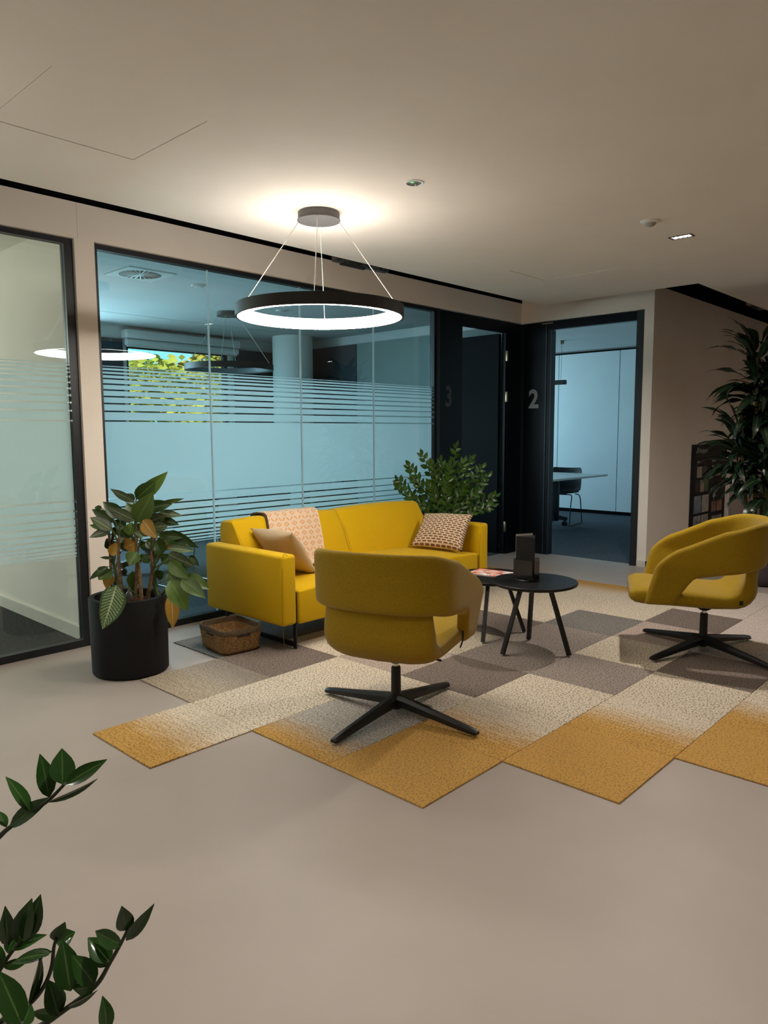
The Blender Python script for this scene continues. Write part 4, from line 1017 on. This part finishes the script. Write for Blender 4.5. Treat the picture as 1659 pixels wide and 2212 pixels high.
# -- tall dracaena in the mauve planter, right
t = thing('tall_potted_plant', 'tall dark bushy plant with long drooping leaves in a mauve planter at the right edge', 'plant', (6.83, 1.90, 0))
bm = lathe([(.001, .0), (.17, .0), (.205, .02), (.225, .06), (.235, .12), (.238, .43), (.236, .438), (.212, .438), (.21, .43), (.205, .37), (.001, .37)], 64)
link('planter', mesh(bm, smooth=True, angle=35), M['pot_mauve'], t)
link('soil', mesh(lathe([(.001, .38), (.206, .38)], 32)), M['soil'], t)
LD_ = [leaf_mesh(.40, .078, d, .2, n=8, base=.75, wave=.35, seed=k*2) for k, d in enumerate((.35, .7, 1.0, 1.3))]
rnd = random.Random(11)
for k, (r, b, h) in enumerate(((-.06, 0, 2.02), (.02, .05, 1.75), (.07, -.04, 1.45), (-.02, -.08, 1.15), (.10, .06, 1.9), (-.10, .04, 1.3))):
    p0 = at(r, b, .37); lean = at(r*.9, b*.6, 0)
    pts = [p0, p0 + lean*.3 + Vector((0, 0, (h-.4)*.4)), p0 + lean + Vector((0, 0, h-.4))]
    path = bez(pts, 6); link('cane', T(path, .014, 8, [.021-.0006*i for i in range(len(path))]), M['cane_green'], t)
    n = 50
    for i in range(n):
        f = rnd.random(); span = .62 if h > 1.6 else .42
        hh = max(.6, h - span*f); top = p0.lerp(pts[-1], min(1, (hh-.37)/(h-.4))); top.z = hh
        az = math.radians(168) + rnd.triangular(-175, 175, 0)*PI/180; el = math.radians(58 - 75*f + rnd.uniform(-14, 14))
        d = Vector((math.cos(az)*math.cos(el), math.sin(az)*math.cos(el), math.sin(el)))
        p = top + d*.05
        # keep clear of the side wall and the poster
        if (p + d*.36).y + 1.90 > 2.86: continue
        put_leaf(LD_[min(3, int(f*2.6 + rnd.random()*1.4))], M['leaf_drac'], t, p, d, rnd.uniform(-.6, .6), rnd.uniform(.75, 1.08))

# ---------------------------------------------------------------- sample board on the side wall
t = thing('display_board', 'black product display board with white lettering and photo tiles on the side wall', 'poster', (7.975, YC-.001, .16))
link('panel', B((0, 1.02, -.03, 0, 0, 1.02), bevel=.002, seg=1), M['tabletop'], t)
Wt = mat('print_white', '#b9b6b0', .6, noise=(10, '#adaaa4', .4))
def put_text(s, size, x, z, sx=.8):
    me = text(s, size, .0004); xform(me, Matrix.Translation((x, -.0306, z)) @ Matrix.Diagonal((sx, 1, 1, 1)) @ Matrix.Rotation(PI/2, 4, 'X'))
    link('lettering', me, Wt, t)
put_text('Rockpanel', .075, .15, .93); put_text('Rockpanel', .038, .10, .82); put_text('Rockpanel', .038, .54, .82); put_text('Rockpanel', .038, .60, .42)
bm = bmesh.new(); bar(bm, (.065, -.0306, .925), (.10, -.0306, .99), .012, .0006); bar(bm, (.10, -.0306, .99), (.125, -.0306, .925), .012, .0006); bar(bm, (.05, -.0306, .895), (.97, -.0306, .895), .003, .0006)
link('emblem', mesh(bm), Wt, t)
for k, (x, z, w, h, c0, c1) in enumerate(((.06, .50, .13, .13, '#3a302e', '#2f2725'), (.21, .50, .11, .13, '#a39a86', '#8b836f'), (.34, .50, .11, .13, '#6f7a5a', '#566045'), (.10, .66, .14, .12, '#a59d93', '#8d857b'), (.27, .66, .12, .12, '#574f4b', '#433c39'),
        (.55, .66, .12, .12, '#a88f86', '#8b746c'), (.70, .66, .12, .12, '#a89a90', '#8e8177'), (.05, .27, .20, .19, '#566684', '#9aa0a6'), (.28, .27, .20, .19, '#8f8a80', '#c3beb4'), (.05, .05, .20, .19, '#a3a5a6', '#5d6266'), (.28, .05, .20, .19, '#7b756d', '#b2aca2'),
        (.58, .25, .15, .12, '#6a4a42', '#8a6a5c'), (.76, .25, .15, .12, '#b08468', '#7f5f4c'), (.60, .05, .32, .15, '#9d9890', '#4f4d4a'))):
    link('sample_tile', B((x, x+w, -.034, -.0302, z, z+h)), mat('sample_%d' % k, c0, .5, noise=(9, c1, .9)), t)
t = thing('display_board', 'pale display panel on the side wall behind the tall plant', 'poster', (9.25, YC-.001, .16))
link('panel', B((0, 1.5, -.03, 0, 0, 1.05), bevel=.002, seg=1), mat('pale_board', '#b5a59d', .7, noise=(4, '#a8988f', .5)), t)

# ---------------------------------------------------------------- meeting rooms' furniture
def make_room_chair(label, loc, rz, group):
    t = thing('meeting_chair', label, 'chair', loc, rz, group)
    path = bez([(.20, .440), (.10, .452), (-.06, .440), (-.15, .450), (-.195, .52), (-.215, .66), (-.235, .80)], 4)
    rs = []; n = len(path); K = 9; bm = bmesh.new()
    for i, p in enumerate(path):
        a, b = path[max(i-1, 0)], path[min(i+1, n-1)]; d = (b-a).normalized(); nr = Vector((d.y, -d.x)); s = i/(n-1)
        w = .225*(1 - .25*max(0, (.1-s)/.1)) * (1 - .12*max(0, (s-.9)/.1)**2); r = []
        for side in (1, -1):
            for k in range(K):
                y = (-1 + 2*k/(K-1))*side; cup = .05*abs(y)**2.2*(1 if s > .35 else .5)
                r.append((p.x + nr.x*(cup + side*.006), y*w, p.y + nr.y*(cup + side*.006)))
        rs.append(r)
    rings(bm, rs); link('shell', mesh(bm, smooth=True, angle=60), M['room_chair'], t)
    for sg in (1, -1):
        y = sg*.215
        link('sled_leg', T(bez([(.12, sg*.15, .435), (.15, y*.95, .42), (.205, y, .30), (.235, y, .03), (.215, y, .0105), (-.22, y, .0105), (-.245, y, .03), (-.20, y, .22), (-.155, y*.97, .40), (-.12, sg*.15, .428)], 4), .0075, 7), M['metal_black'] if 'second' in label or 'doorway' in label else M['chrome'], t)
    link('cross_bar', T([(.12, -.15, .435), (.12, .15, .435)], .007, 7), M['metal_black'], t)
    return t
def room_table(label, loc, lx, ly, ends):
    t = thing('meeting_table', label, 'table', loc)
    link('tabletop', B((-lx/2, lx/2, -ly/2, ly/2, .712, .738), bevel=.004, seg=1), M['table_white'], t)
    for x, y in ends:
        link('leg_post', B((x-.03, x+.03, y-.05, y+.05, .10, .7115), bevel=.008), M['metal_black'], t)
        bm = bmesh.new(); bar(bm, (x, y, .155), (x-.30, y, .095), .055, .05); bar(bm, (x, y, .155), (x+.30, y, .095), .055, .05)
        ft = link('foot_beam', mesh(bm), M['metal_black'], t)
        for dx in (-.28, .28):
            c = thing_part('caster', t, (x+dx, y, 0))
    return t
wh = mesh(lathe([(.001, -.012), (.026, -.012), (.031, -.008), (.031, .008), (.026, .012), (.001, .012)], 20), smooth=True, angle=40); xform(wh, Matrix.Rotation(PI/2, 4, 'X')); wh.materials.append(M['metal_black'])
def thing_part(name, parent, loc):
    o = link(name, B((-.012, .012, -.008, .008, .031, .085)), M['metal_black'], parent); o.location = loc
    for dy in (-.022, .022):
        w = bpy.data.objects.new('wheel', wh); C.objects.link(w); w.parent = o; w.location = (-.008, dy, .0325)
    return o
room_table('pale folding meeting table on casters seen through the doorway marked 2', (8.70, 5.45, .002), 1.44, 1.70, ((.22, -.33), (.22, .45)))
make_room_chair('dark shell meeting chair on black sled legs at the table seen through the doorway', (9.38, 5.28, .003), math.radians(188), 'meeting chairs in the second room')
ch = make_room_chair('dark shell meeting chair by the doorway table, half hidden by the door frame', (8.75, 6.50, .003), math.radians(265), 'meeting chairs in the second room')
t = thing('linear_pendant', 'thin black linear pendant lamp hanging over the table seen through the doorway', 'lamp', (9.5, 5.9, 2.0))
link('profile', B((-.035, .035, -.575, .62, 0, .062), bevel=.004, seg=1), M['metal_black'], t); link('diffuser', B((-.025, .025, -.57, .61, -.002, -.0003)), LAMP_OFF, t)
for y in (-.50, .55):
    link('wire', T([(0, y, .062), (0, y, .6195)], .0022, 5), M['metal_black'], t)
    link('ceiling_cup', mesh(lathe([(.001, .57), (.03, .57), (.035, .6195), (.001, .6195)], 16, 0, y)), M['zinc'], t)
room_table('long white meeting table behind the frosted glass wall', (4.55, 6.45, .002), 2.9, 1.15, ((-1.0, 0), (1.0, 0)))
for k, (x, y, rz, lb) in enumerate(((3.45, 5.62, 92, 'dark meeting chair on chrome legs behind the glass, beside the leafy plant'), (4.25, 5.60, 84, 'dark meeting chair on chrome legs behind the glass, left of the throw'), (5.15, 5.62, 95, 'dark meeting chair on chrome legs behind the glass, right of the throw'), (2.75, 6.35, 10, 'dark meeting chair at the left end of the table behind the glass'))):
    make_room_chair(lb, (x, y, .003), math.radians(rz), 'meeting chairs behind the frosted glass')

# ---------------------------------------------------------------- trees outside the window
def crown_mat(name, c0, c1):
    mt = mat(name, c0, .8, noise=(1.1, c1, .95)); return mt
TREE = [crown_mat('crown_yellow', '#c9b23c', '#7f8f2e'), crown_mat('crown_green', '#8b9a3a', '#56702c'), crown_mat('crown_gold', '#d0a63a', '#93922f')]
def tree(label, x, y, h, r, k, seed):
    t = thing('tree', label, 'tree', (x, y, -1.2), 0, 'trees outside the meeting room window')
    link('trunk', T([(0, 0, 0), (.05, 0, h*.3), (0, .05, h*.6)], .1, 8, [.16, .12, .07]), M['trunk'], t)
    rnd = random.Random(seed); vs, fs = [], []
    for c in range(26):
        a = rnd.uniform(0, 2*PI); q = rnd.random()**.5*r*.75; cz = h*.62 + rnd.uniform(-.33, .36)*h*.62
        cx_, cy_ = q*math.cos(a), q*math.sin(a); rr = r*rnd.uniform(.28, .42)
        for i in range(150):
            d = Vector((rnd.gauss(0, 1), rnd.gauss(0, 1), rnd.gauss(0, .8))).normalized()*rr*rnd.uniform(.65, 1.05); p = Vector((cx_, cy_, cz)) + d
            s, u = frame(Vector((rnd.gauss(0, 1), rnd.gauss(0, 1), rnd.gauss(0, 1)))); z = rnd.uniform(.07, .15); b = len(vs)
            vs += [p - s*z, p + u*z*.6, p + s*z, p - u*z*.6]; fs.append((b, b+1, b+2, b+3))
    me = bpy.data.meshes.new('crown'); me.from_pydata([tuple(v) for v in vs], [], fs)
    o = link('crown', me, TREE[k], t); o['kind'] = 'stuff'
    return t
tree('yellowing tree left in the window of the room behind the glass', 8.2, 15.2, 4.6, 1.3, 0, 1)
tree('broad golden tree filling the right half of the window behind the glass', 11.4, 17.0, 5.4, 1.9, 2, 2)
tree('low green tree in the middle of the window behind the glass', 10.3, 21.5, 4.4, 1.4, 1, 3)
tree('green tree farthest right beyond the window behind the glass', 14.4, 21.0, 5.6, 1.8, 1, 4)
